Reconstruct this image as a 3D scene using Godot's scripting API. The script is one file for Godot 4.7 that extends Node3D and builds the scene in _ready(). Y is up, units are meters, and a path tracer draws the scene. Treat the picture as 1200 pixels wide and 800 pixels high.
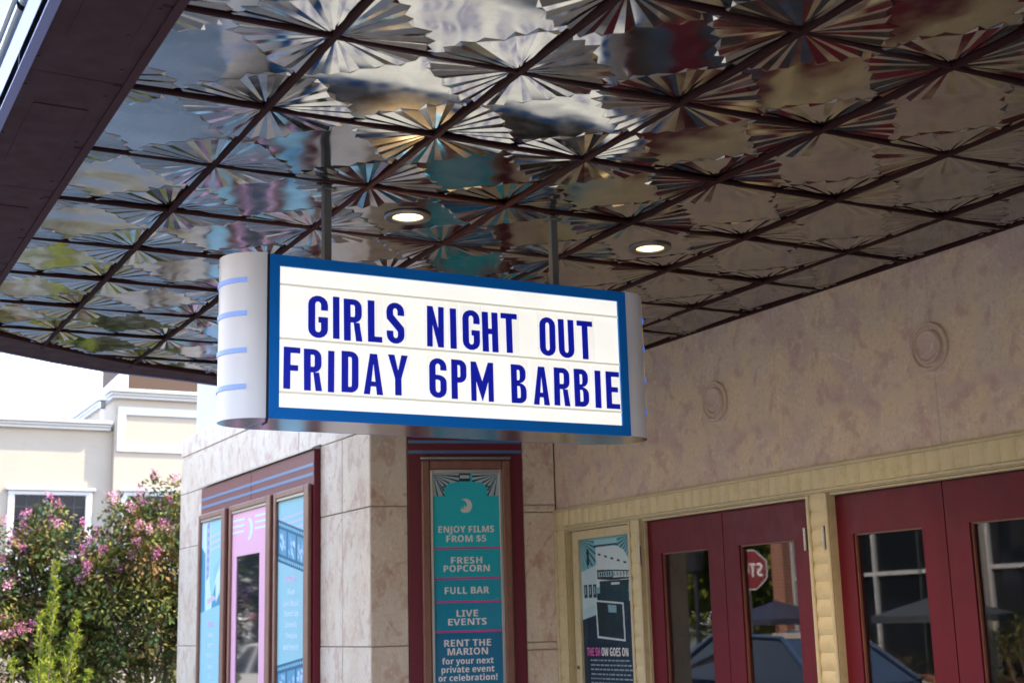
extends Node3D
# A cinema entrance seen from the kerb: mirrored tin ceiling, hanging letter sign, doors, poster cases; street and shrubs beyond.

const TILE := 0.61
const CEIL := 3.276
const X0 := 0.7128          # ceiling grid line 0 across x
const Z0 := -3.419          # ceiling grid line 0 across z
const MID := -4.59          # the entrance is symmetrical about this z
const DOORX := 4.768
const FACX := 3.535

var M := {}
var W := {}
var taken := {}
var rng := RandomNumberGenerator.new()


class MB:
	var st := SurfaceTool.new()
	var xf := Transform3D()
	var tint := Color.WHITE
	var n := 0
	func _init(t := Transform3D()) -> void:
		xf = t
		st.begin(Mesh.PRIMITIVE_TRIANGLES)
	func v(p: Vector3, nn: Vector3, uv := Vector2.ZERO) -> void:
		st.set_normal((xf.basis * nn).normalized())
		st.set_color(tint)
		st.set_uv(uv)
		st.add_vertex(xf * p)
		n += 1
	func tri(a: Vector3, b: Vector3, c: Vector3) -> void:
		var nn := (c - a).cross(b - a)
		if nn.length_squared() < 1e-16:
			return
		nn = nn.normalized()
		v(a, nn); v(b, nn); v(c, nn)
	func stri(a: Vector3, b: Vector3, c: Vector3, na: Vector3, nb: Vector3, nc: Vector3) -> void:
		v(a, na); v(b, nb); v(c, nc)
	func quad(a: Vector3, b: Vector3, c: Vector3, d: Vector3) -> void:
		tri(a, b, c); tri(a, c, d)
	func quad_uv(a: Vector3, b: Vector3, c: Vector3, d: Vector3) -> void:
		# top-left, top-right, bottom-right, bottom-left
		var nn := (c - a).cross(b - a).normalized()
		v(a, nn, Vector2(0, 0)); v(b, nn, Vector2(1, 0)); v(c, nn, Vector2(1, 1))
		v(a, nn, Vector2(0, 0)); v(c, nn, Vector2(1, 1)); v(d, nn, Vector2(0, 1))
	func box(lo: Vector3, hi: Vector3, c := 0.0) -> void:
		var ctr := (lo + hi) / 2
		var h := (hi - lo) / 2
		c = minf(c, minf(h.x, minf(h.y, h.z)) * 0.9)
		for ax in 3:
			for s in [-1.0, 1.0]:
				var u := (ax + 1) % 3
				var w := (ax + 2) % 3
				var p := []
				for q in [[-1, -1], [1, -1], [1, 1], [-1, 1]]:
					var k := Vector3.ZERO
					k[ax] = s * h[ax]
					k[u] = q[0] * (h[u] - c)
					k[w] = q[1] * (h[w] - c)
					p.append(ctr + k)
				if s > 0:
					quad(p[0], p[3], p[2], p[1])
				else:
					quad(p[0], p[1], p[2], p[3])
		if c <= 0.0:
			return
		for ax in 3:
			var u := (ax + 1) % 3
			var w := (ax + 2) % 3
			for su in [-1.0, 1.0]:
				for sw in [-1.0, 1.0]:
					var p := []
					for q in [[-1, 0], [1, 0], [1, 1], [-1, 1]]:
						var k := Vector3.ZERO
						k[ax] = q[0] * (h[ax] - c)
						k[u] = su * (h[u] - (c if q[1] == 1 else 0.0))
						k[w] = sw * (h[w] - (c if q[1] == 0 else 0.0))
						p.append(ctr + k)
					if su * sw > 0:
						quad(p[0], p[1], p[2], p[3])
					else:
						quad(p[0], p[3], p[2], p[1])
		for sx in [-1.0, 1.0]:
			for sy in [-1.0, 1.0]:
				for sz in [-1.0, 1.0]:
					var a := ctr + Vector3(sx * h.x, sy * (h.y - c), sz * (h.z - c))
					var b := ctr + Vector3(sx * (h.x - c), sy * h.y, sz * (h.z - c))
					var d := ctr + Vector3(sx * (h.x - c), sy * (h.y - c), sz * h.z)
					if sx * sy * sz > 0:
						tri(a, d, b)
					else:
						tri(a, b, d)
	func prism(poly: PackedVector2Array, d0: float, d1: float, back := true) -> void:
		# polygon in x, y pulled along z from d0 to d1
		if Geometry2D.is_polygon_clockwise(poly):
			poly = poly.duplicate()
			poly.reverse()
		var idx := Geometry2D.triangulate_polygon(poly)
		for i in range(0, idx.size(), 3):
			var a := poly[idx[i]]; var b := poly[idx[i + 1]]; var c := poly[idx[i + 2]]
			if (b - a).cross(c - a) < 0:
				var t := b; b = c; c = t
			tri(Vector3(a.x, a.y, d1), Vector3(c.x, c.y, d1), Vector3(b.x, b.y, d1))
			if back:
				tri(Vector3(a.x, a.y, d0), Vector3(b.x, b.y, d0), Vector3(c.x, c.y, d0))
		for i in poly.size():
			var a := poly[i]; var b := poly[(i + 1) % poly.size()]
			quad(Vector3(a.x, a.y, d0), Vector3(a.x, a.y, d1), Vector3(b.x, b.y, d1), Vector3(b.x, b.y, d0))
	func lathe(profile: Array, sides: int, t := Transform3D()) -> void:
		# profile of (radius, height) turned round y; hard edges between profile segments
		for i in profile.size() - 1:
			var p: Vector2 = profile[i]
			var q: Vector2 = profile[i + 1]
			var e := q - p
			if e.length() < 1e-6:
				continue
			var nr := Vector2(e.y, -e.x).normalized()
			for k in sides:
				var a0 := TAU * k / sides
				var a1 := TAU * (k + 1) / sides
				var c0 := Vector3(cos(a0), 0, sin(a0)); var c1 := Vector3(cos(a1), 0, sin(a1))
				var A := t * (c0 * p.x + Vector3(0, p.y, 0)); var B := t * (c1 * p.x + Vector3(0, p.y, 0))
				var C := t * (c1 * q.x + Vector3(0, q.y, 0)); var D := t * (c0 * q.x + Vector3(0, q.y, 0))
				var n0 := t.basis * (c0 * nr.x + Vector3(0, nr.y, 0)); var n1 := t.basis * (c1 * nr.x + Vector3(0, nr.y, 0))
				if p.x > 1e-6:
					stri(A, B, C, n0, n1, n1)
				if q.x > 1e-6:
					stri(A, C, D, n0, n1, n0)
	func tube(pts: Array, r0: float, r1: float, sides := 6) -> void:
		for i in pts.size() - 1:
			var a: Vector3 = pts[i]
			var b: Vector3 = pts[i + 1]
			var d := (b - a).normalized()
			var u := d.cross(Vector3.UP if absf(d.y) < 0.9 else Vector3.RIGHT).normalized()
			var w := d.cross(u)
			var ra := lerpf(r0, r1, float(i) / (pts.size() - 1)); var rb := lerpf(r0, r1, float(i + 1) / (pts.size() - 1))
			for k in sides:
				var n0 := u * cos(TAU * k / sides) + w * sin(TAU * k / sides)
				var n1 := u * cos(TAU * (k + 1) / sides) + w * sin(TAU * (k + 1) / sides)
				stri(a + n0 * ra, b + n1 * rb, a + n1 * ra, n0, n1, n1)
				stri(a + n0 * ra, b + n0 * rb, b + n1 * rb, n0, n0, n1)
	func mesh() -> Mesh:
		return st.commit()


# ---------------------------------------------------------------- nodes
func numbered(called: String) -> String:
	if not taken.has(called):
		taken[called] = 0
		return called
	taken[called] += 1
	return "%s_%03d" % [called, taken[called]]


func meta(o: Node3D, label: String, category: String, group := "", kind := "") -> void:
	if label: o.set_meta("label", label)
	if category: o.set_meta("category", category)
	if group: o.set_meta("group", group)
	if kind: o.set_meta("kind", kind)


func thing(called: String, label: String, category: String, at: Vector3, group := "") -> Node3D:
	var o := Node3D.new()
	o.name = numbered(called)
	o.position = at
	add_child(o)
	meta(o, label, category, group)
	W[o] = o.transform
	return o


func add(parent: Node, called: String, mesh: Mesh, material: Material, xf := Transform3D(), label := "") -> MeshInstance3D:
	var o := MeshInstance3D.new()
	o.name = numbered(called) if parent == self else called
	o.mesh = mesh
	o.material_override = material
	o.transform = (W[parent] as Transform3D).affine_inverse() * xf if W.has(parent) else xf
	parent.add_child(o, true)
	W[o] = xf
	if label: o.set_meta("label", label)
	return o


func piece(parent: Node, called: String, lo: Vector3, hi: Vector3, material: Material, frame := Transform3D(), chamfer := 0.0, label := "") -> MeshInstance3D:
	var b := MB.new(frame)
	b.box(lo, hi, chamfer)
	return add(parent, called, b.mesh(), material, Transform3D(), label)


func ground(called: String, mesh: Mesh, material: Material) -> MeshInstance3D:
	var o := add(self, called, mesh, material)
	o.set_meta("kind", "structure")
	return o


# ---------------------------------------------------------------- materials
func lin(r: float, g: float, b: float, a := 1.0) -> Color:
	var c := Color(r, g, b).linear_to_srgb()
	c.a = a
	return c


func mat(c: Color, rough := 0.6, metal := 0.0, spec := 0.5) -> StandardMaterial3D:
	var m := StandardMaterial3D.new()
	m.albedo_color = c
	m.roughness = rough
	m.metallic = metal
	m.metallic_specular = spec
	return m


func glow(c: Color, e: float, albedo := Color(0.8, 0.8, 0.8)) -> StandardMaterial3D:
	var m := mat(albedo, 0.4)
	m.emission_enabled = true
	m.emission = c
	m.emission_energy_multiplier = e
	return m


func noise_bytes(sd: int, freq: float, size: int, oct := 4, kind := FastNoiseLite.TYPE_SIMPLEX_SMOOTH, ridged := false) -> PackedByteArray:
	var f := FastNoiseLite.new()
	f.seed = sd
	f.noise_type = kind
	f.frequency = freq
	f.fractal_type = FastNoiseLite.FRACTAL_RIDGED if ridged else FastNoiseLite.FRACTAL_FBM
	f.fractal_octaves = oct
	var im := f.get_seamless_image(size, size)
	im.convert(Image.FORMAT_L8)
	return im.get_data()


func blend_tex(size: int, layers: Array, colors: Array, cut: Array) -> ImageTexture:
	# colors[0] is the base; layer i adds colors[i + 1] where its noise passes between cut[i][0] and cut[i][1], at strength cut[i][2]
	var out := PackedByteArray()
	out.resize(size * size * 3)
	for p in size * size:
		var c: Color = colors[0]
		for i in layers.size():
			var t := smoothstep(cut[i][0], cut[i][1], layers[i][p] / 255.0) * (cut[i][2] as float)
			c = c.lerp(colors[i + 1], t)
		var s := c.linear_to_srgb()
		out[p * 3] = int(clampf(s.r, 0, 1) * 255); out[p * 3 + 1] = int(clampf(s.g, 0, 1) * 255); out[p * 3 + 2] = int(clampf(s.b, 0, 1) * 255)
	return ImageTexture.create_from_image(Image.create_from_data(size, size, false, Image.FORMAT_RGB8, out))


func grey_tex(size: int, layer: PackedByteArray, lo: float, hi: float) -> ImageTexture:
	var out := PackedByteArray()
	out.resize(size * size)
	for p in size * size:
		out[p] = int(lerpf(lo, hi, layer[p] / 255.0) * 255)
	return ImageTexture.create_from_image(Image.create_from_data(size, size, false, Image.FORMAT_L8, out))


func wave_normal(size: int, sd: int, terms: int, low: int, high: int, slope: float, stretch := 1.0) -> ImageTexture:
	# gentle dents: a sum of whole waves, so that it repeats without a seam
	var r := RandomNumberGenerator.new()
	r.seed = sd
	var ks := []
	for i in terms:
		ks.append([r.randi_range(-high, high), int(r.randi_range(low, high) * stretch), r.randf() * TAU, r.randf_range(0.4, 1.0)])
	var im := Image.create(size, size, false, Image.FORMAT_RGBF)
	for y in size:
		for x in size:
			var gx := 0.0
			var gy := 0.0
			for k in ks:
				var s: float = cos(TAU * (k[0] * x + k[1] * y) / size + k[2]) * k[3]
				var l := maxf(1.0, sqrt(float(k[0] * k[0] + k[1] * k[1])))
				gx += s * k[0] / l
				gy += s * k[1] / l
			var n := Vector3(-gx * slope, -gy * slope, 1).normalized()
			im.set_pixel(x, y, Color(n.x * 0.5 + 0.5, n.y * 0.5 + 0.5, n.z * 0.5 + 0.5))
	return ImageTexture.create_from_image(im)


func tri_map(m: StandardMaterial3D, scale: Vector3, world := true) -> StandardMaterial3D:
	m.uv1_triplanar = true
	m.uv1_world_triplanar = world
	m.uv1_scale = scale
	m.uv1_triplanar_sharpness = 8.0
	return m


func rough_by(m: StandardMaterial3D, t: Texture2D) -> StandardMaterial3D:
	m.roughness = 1.0
	m.roughness_texture = t
	m.roughness_texture_channel = BaseMaterial3D.TEXTURE_CHANNEL_GRAYSCALE
	return m


func make_materials() -> void:
	var n := 512
	var big := noise_bytes(3, 0.006, n, 4)
	var big2 := noise_bytes(17, 0.008, n, 5)
	var mid := noise_bytes(5, 0.02, n, 4)
	var fine := noise_bytes(9, 0.09, n, 3)
	var vein := noise_bytes(11, 0.012, n, 5, FastNoiseLite.TYPE_SIMPLEX, true)
	var speck := noise_bytes(23, 0.2, n, 2)
	var stroke := noise_bytes(31, 0.035, n, 4, FastNoiseLite.TYPE_SIMPLEX, true)
	# painted faux marble of the entrance wall
	var t := blend_tex(n, [big, big2, mid, vein, fine, stroke, speck], [Color(0.56, 0.455, 0.33), Color(0.49, 0.375, 0.305), Color(0.61, 0.48, 0.305), Color(0.43, 0.275, 0.235), Color(0.66, 0.56, 0.44), Color(0.41, 0.31, 0.25), Color(0.66, 0.585, 0.48), Color(0.34, 0.25, 0.20)],
		[[0.42, 0.74, 0.9], [0.45, 0.78, 0.85], [0.53, 0.84, 0.7], [0.62, 0.95, 0.6], [0.5, 0.9, 0.5], [0.70, 0.95, 0.55], [0.68, 0.92, 0.5]])
	M.plaster = tri_map(mat(Color.WHITE, 0.62), Vector3(0.6, 0.55, 0.6))
	M.plaster.albedo_texture = t
	# stone slabs of the street facade
	t = blend_tex(n, [big2, mid, vein, fine, speck, stroke], [Color(0.61, 0.51, 0.385), Color(0.55, 0.43, 0.30), Color(0.46, 0.30, 0.21), Color(0.39, 0.22, 0.155), Color(0.68, 0.60, 0.49), Color(0.36, 0.25, 0.19), Color(0.40, 0.23, 0.16)],
		[[0.4, 0.75, 0.7], [0.56, 0.80, 0.7], [0.64, 0.92, 0.75], [0.52, 0.8, 0.5], [0.62, 0.9, 0.45], [0.74, 0.96, 0.6]])
	M.stone = tri_map(rough_by(mat(Color.WHITE, 0.35), grey_tex(n, mid, 0.26, 0.5)), Vector3(0.5, 0.32, 0.5))
	M.stone.albedo_texture = t
	M.stone2 = M.stone.duplicate()
	M.stone2.uv1_offset = Vector3(0.37, 0.61, 0.22)
	M.stone3 = M.stone.duplicate()
	M.stone3.uv1_offset = Vector3(0.77, 0.21, 0.52)
	M.upper = tri_map(mat(Color.WHITE, 0.7), Vector3(0.3, 0.3, 0.3))
	M.upper.albedo_texture = blend_tex(n, [big, fine], [Color(0.60, 0.60, 0.58), Color(0.52, 0.52, 0.51), Color(0.64, 0.63, 0.61)], [[0.4, 0.8, 0.6], [0.5, 0.9, 0.5]])
	# maroon paint of doors and window surrounds
	t = blend_tex(n, [big, fine], [Color(0.118, 0.008, 0.017), Color(0.10, 0.006, 0.014), Color(0.14, 0.014, 0.023)], [[0.4, 0.8, 0.7], [0.6, 0.95, 0.5]])
	M.door = tri_map(rough_by(mat(Color.WHITE, 0.5, 0.0, 0.32), grey_tex(n, mid, 0.36, 0.55)), Vector3(1.1, 0.7, 1.1))
	M.door.albedo_texture = t
	M.maroon = rough_by(mat(lin(0.13, 0.012, 0.022), 0.4, 0.0, 0.38), grey_tex(n, fine, 0.28, 0.42))
	tri_map(M.maroon, Vector3(0.8, 0.8, 0.8))
	M.wood = tri_map(rough_by(mat(Color.WHITE), grey_tex(n, fine, 0.3, 0.5)), Vector3(1.4, 0.5, 1.4))
	M.wood.albedo_texture = blend_tex(n, [mid, fine], [Color(0.20, 0.085, 0.05), Color(0.16, 0.06, 0.035), Color(0.25, 0.11, 0.065)], [[0.4, 0.8, 0.7], [0.5, 0.9, 0.5]])
	# yellow paint of the fluted surround, a little dirty
	M.yellow = tri_map(mat(Color.WHITE, 0.5), Vector3(0.9, 0.9, 0.9))
	M.yellow.albedo_texture = blend_tex(n, [mid, fine, speck], [Color(0.58, 0.485, 0.26), Color(0.49, 0.395, 0.195), Color(0.62, 0.53, 0.32), Color(0.30, 0.23, 0.12)], [[0.5, 0.85, 0.6], [0.5, 0.9, 0.5], [0.78, 0.97, 0.5]])
	M.yellow2 = M.yellow.duplicate()
	M.yellow2.albedo_color = lin(0.90, 0.92, 1.0)
	# ceiling
	M.tin = tri_map(rough_by(mat(Color.WHITE, 0.1, 1.0), grey_tex(n, mid, 0.05, 0.15)), Vector3(0.9, 0.9, 0.9))
	# aged plating: cloudy tarnish and brownish spots
	M.tin.albedo_texture = blend_tex(n, [big, mid, fine, speck], [Color(0.37, 0.365, 0.35), Color(0.29, 0.29, 0.285), Color(0.41, 0.395, 0.37), Color(0.31, 0.285, 0.255), Color(0.19, 0.165, 0.14)], [[0.4, 0.75, 0.8], [0.5, 0.8, 0.6], [0.55, 0.85, 0.5], [0.8, 0.95, 0.7]])
	M.tin.normal_enabled = true
	M.tin.normal_texture = wave_normal(256, 41, 26, 0, 7, 0.0030)
	M.tin.normal_scale = 1.0
	M.bar = mat(lin(0.034, 0.010, 0.009), 0.75, 0.0, 0.25)
	M.soffit = tri_map(rough_by(mat(lin(0.064, 0.022, 0.021), 0.6, 0.0, 0.3), grey_tex(n, mid, 0.55, 0.75)), Vector3(0.7, 0.7, 0.7))
	M.soffit2 = mat(lin(0.065, 0.02, 0.021), 0.65, 0.0, 0.3)
	M.fascia = mat(lin(0.24, 0.23, 0.40), 0.4)
	M.fascia_red = mat(lin(0.20, 0.025, 0.05), 0.4)
	M.channel = mat(lin(0.03, 0.03, 0.05), 0.5)
	M.tube = mat(lin(0.26, 0.31, 0.33), 0.15)
	M.steel = mat(lin(0.38, 0.37, 0.34), 0.35, 1.0)
	M.dark_steel = mat(lin(0.28, 0.27, 0.25), 0.35, 1.0)
	M.pole = mat(lin(0.16, 0.16, 0.145), 0.45, 0.3)
	M.screw = mat(lin(0.01, 0.008, 0.008), 0.6)
	M.black = mat(lin(0.012, 0.012, 0.014), 0.5)
	M.rubber = mat(lin(0.02, 0.02, 0.02), 0.8)
	# hanging sign
	M.sign_blue = mat(lin(0.002, 0.20, 0.66), 0.38, 0.0, 0.35)
	M.sign_white = mat(lin(0.90, 0.885, 0.84), 0.32)
	M.sign_edge = mat(lin(0.5, 0.47, 0.46), 0.16, 0.85)
	M.letter = glow(Color(0.02, 0.10, 0.70), 0.15, lin(0.006, 0.014, 0.36))
	M.rail = glow(Color(1.0, 0.98, 0.9), 0.15, lin(0.60, 0.59, 0.53))
	M.face = tri_map(glow(Color.WHITE, 0.30, Color.WHITE), Vector3(0.8, 0.8, 0.8))
	M.face.albedo_texture = blend_tex(n, [big, fine, speck], [Color(0.72, 0.715, 0.66), Color(0.69, 0.68, 0.62), Color(0.71, 0.70, 0.65), Color(0.60, 0.57, 0.50)], [[0.4, 0.8, 0.7], [0.5, 0.9, 0.5], [0.82, 0.96, 0.6]])
	M.face.emission_operator = BaseMaterial3D.EMISSION_OP_MULTIPLY
	M.face.emission_texture = blend_tex(n, [big, fine, speck], [Color(1.0, 0.98, 0.90), Color(0.94, 0.92, 0.84), Color(0.97, 0.95, 0.87), Color(0.78, 0.73, 0.62)], [[0.35, 0.8, 0.8], [0.5, 0.9, 0.5], [0.82, 0.96, 0.6]])
	M.strip = glow(Color(0.22, 0.5, 1.0), 0.15, lin(0.36, 0.46, 0.62))
	M.lens = glow(Color(1.0, 0.84, 0.55), 1.3)
	# glass
	M.glass = mat(Color(0.1, 0.11, 0.11, 0.01), 0.015, 0.0, 0.7)
	M.glass.transparency = BaseMaterial3D.TRANSPARENCY_ALPHA
	M.case_glass = mat(Color(0.5, 0.5, 0.5, 0.01), 0.02, 0.0, 0.3)
	M.case_glass.transparency = BaseMaterial3D.TRANSPARENCY_ALPHA
	M.carrier = mat(Color(1, 1, 1, 0.10), 0.1, 0.0, 0.5)
	M.carrier.transparency = BaseMaterial3D.TRANSPARENCY_ALPHA
	M.dark_glass = mat(lin(0.012, 0.015, 0.02), 0.04, 0.0, 0.6)
	M.window_glass = mat(lin(0.006, 0.008, 0.012), 0.08, 0.0, 0.3)
	M.interior = mat(lin(0.035, 0.03, 0.028), 0.8)
	# posters
	M.teal = mat(lin(0.03, 0.40, 0.44), 0.35)
	M.teal2 = mat(lin(0.02, 0.34, 0.40), 0.35)
	M.teal3 = mat(lin(0.015, 0.28, 0.36), 0.35)
	M.teal4 = mat(lin(0.012, 0.22, 0.33), 0.35)
	M.teal5 = mat(lin(0.01, 0.15, 0.28), 0.35)
	M.ink_white = mat(lin(0.78, 0.77, 0.72), 0.5)
	M.ink_pink = mat(lin(0.62, 0.08, 0.26), 0.45)
	M.ink_magenta = mat(lin(0.70, 0.12, 0.40), 0.45)
	M.ink_dark = mat(lin(0.015, 0.05, 0.07), 0.45)
	M.ink_cyan = mat(lin(0.30, 0.62, 0.66), 0.45)
	M.sky_blue = mat(lin(0.20, 0.55, 0.68), 0.4)
	M.pale_pink = mat(lin(0.72, 0.42, 0.58), 0.4)
	M.pink = mat(lin(0.72, 0.36, 0.45), 0.5)
	M.pale_blue = mat(lin(0.55, 0.70, 0.80), 0.4)
	M.navy = mat(lin(0.012, 0.03, 0.055), 0.35)
	M.stripe = mat(lin(0.045, 0.14, 0.28), 0.3, 0.0, 0.6)
	# street
	M.asphalt = tri_map(mat(Color.WHITE, 0.85), Vector3(0.5, 0.5, 0.5))
	M.asphalt.albedo_texture = blend_tex(n, [big, speck], [Color(0.09, 0.088, 0.086), Color(0.11, 0.108, 0.10), Color(0.065, 0.065, 0.065)], [[0.4, 0.8, 0.7], [0.5, 0.8, 0.6]])
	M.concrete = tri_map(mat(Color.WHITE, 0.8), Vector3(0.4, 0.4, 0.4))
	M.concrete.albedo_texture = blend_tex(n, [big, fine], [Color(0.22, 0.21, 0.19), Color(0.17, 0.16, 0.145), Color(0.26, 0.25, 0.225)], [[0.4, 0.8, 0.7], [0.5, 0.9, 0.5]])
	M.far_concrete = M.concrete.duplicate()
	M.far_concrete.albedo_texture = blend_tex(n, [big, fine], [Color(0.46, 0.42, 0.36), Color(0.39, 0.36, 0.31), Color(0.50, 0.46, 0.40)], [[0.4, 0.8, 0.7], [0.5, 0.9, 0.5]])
	M.earth = tri_map(mat(Color.WHITE, 0.95), Vector3(0.3, 0.3, 0.3))
	M.earth.albedo_texture = blend_tex(n, [big, fine], [Color(0.10, 0.085, 0.05), Color(0.07, 0.09, 0.035), Color(0.13, 0.10, 0.06)], [[0.4, 0.7, 0.8], [0.5, 0.9, 0.5]])
	M.stucco = tri_map(mat(Color.WHITE, 0.85), Vector3(0.25, 0.25, 0.25))
	M.stucco.albedo_texture = blend_tex(n, [big, vein, fine], [Color(0.37, 0.31, 0.235), Color(0.35, 0.295, 0.225), Color(0.33, 0.275, 0.21), Color(0.395, 0.335, 0.26)], [[0.4, 0.8, 0.6], [0.6, 0.95, 0.4], [0.5, 0.9, 0.35]])
	M.pale_wall = tri_map(mat(Color.WHITE, 0.85), Vector3(0.25, 0.25, 0.25))
	M.pale_wall.albedo_texture = blend_tex(n, [big, fine], [Color(0.62, 0.53, 0.41), Color(0.56, 0.48, 0.37), Color(0.66, 0.57, 0.45)], [[0.4, 0.8, 0.6], [0.5, 0.9, 0.4]])
	M.trim = mat(lin(0.52, 0.515, 0.50), 0.6)
	M.brown = mat(lin(0.055, 0.028, 0.013), 0.8)
	M.brick = tri_map(mat(Color.WHITE, 0.85), Vector3(0.6, 0.6, 0.6))
	M.brick.albedo_texture = blend_tex(n, [mid, fine], [Color(0.34, 0.14, 0.08), Color(0.26, 0.10, 0.06), Color(0.42, 0.19, 0.11)], [[0.4, 0.7, 0.8], [0.5, 0.9, 0.6]])
	M.mortar = mat(lin(0.42, 0.38, 0.33), 0.9)
	M.leaf = mat(Color.WHITE, 0.7, 0.0, 0.3)
	M.leaf.vertex_color_use_as_albedo = true
	M.leaf.backlight_enabled = true
	M.leaf.backlight = Color(0.30, 0.30, 0.10)
	M.petal = mat(Color.WHITE, 0.6)
	M.petal.vertex_color_use_as_albedo = true
	M.petal.backlight_enabled = true
	M.petal.backlight = Color(0.5, 0.2, 0.35)
	M.bark = mat(lin(0.17, 0.12, 0.085), 0.8)
	M.stop_red = mat(lin(0.20, 0.010, 0.014), 0.5)
	M.umbrella = mat(lin(0.05, 0.055, 0.06), 0.8)


# ---------------------------------------------------------------- lettering
func words(parent: Node, called: String, s: String, centre: Vector2, width: float, cap: float, material: Material, frame: Transform3D, proud := 0.0, bold := true, sheared := 0.0) -> MeshInstance3D:
	# flat print: the words' outlines, thin, fitted to a width and a capital height
	var t := TextMesh.new()
	var f := SystemFont.new()
	f.font_names = PackedStringArray(["Droid Sans"])
	f.font_weight = 700 if bold else 400
	t.font = f
	t.font_size = 64
	t.pixel_size = 0.01
	t.depth = 0.02
	t.curve_step = 1.0
	t.text = s
	var box := t.get_aabb()
	t.text = "H"
	var h := t.get_aabb()
	t.text = s
	var sx := width / box.size.x
	var sy := cap / h.size.y
	var mid_y := h.position.y + h.size.y / 2
	var b := Basis(Vector3(sx, sheared * sx, 0), Vector3(0, sy, 0), Vector3(0, 0, 0.04))
	var o := Vector3(centre.x - sx * (box.position.x + box.size.x / 2), centre.y - sy * mid_y, proud + 0.0006)
	return add(parent, called, t, material, frame * Transform3D(b, o))


func rect(x0: float, y0: float, x1: float, y1: float) -> PackedVector2Array:
	return PackedVector2Array([Vector2(x0, y0), Vector2(x1, y0), Vector2(x1, y1), Vector2(x0, y1)])


func band(c: Vector2, ro: Vector2, ri: Vector2, a0: float, a1: float, out: Array) -> void:
	var n := 7
	for i in n:
		var p := deg_to_rad(lerpf(a0, a1, float(i) / n))
		var q := deg_to_rad(lerpf(a0, a1, float(i + 1) / n))
		var d0 := Vector2(cos(p), sin(p)); var d1 := Vector2(cos(q), sin(q))
		out.append(PackedVector2Array([c + d0 * ri, c + d0 * ro, c + d1 * ro, c + d1 * ri]))


func bowl(w: float, y0: float, y1: float, t: float, h0: float, h1: float, out: Array) -> void:
	# the round right-hand side of B, D, P and R
	var r := minf(0.2, (y1 - y0) / 2)
	out.append(rect(t, y1 - h1, w - r, y1))
	out.append(rect(t, y0, w - r, y0 + h0))
	band(Vector2(w - r, y1 - r), Vector2(r, r), Vector2(maxf(r - t, 0.01), maxf(r - h1, 0.01)), 0, 90, out)
	band(Vector2(w - r, y0 + r), Vector2(r, r), Vector2(maxf(r - t, 0.01), maxf(r - h0, 0.01)), 270, 360, out)
	if y1 - y0 > 2 * r + 0.002:
		out.append(rect(w - t, y0 + r, w, y1 - r))


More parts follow.
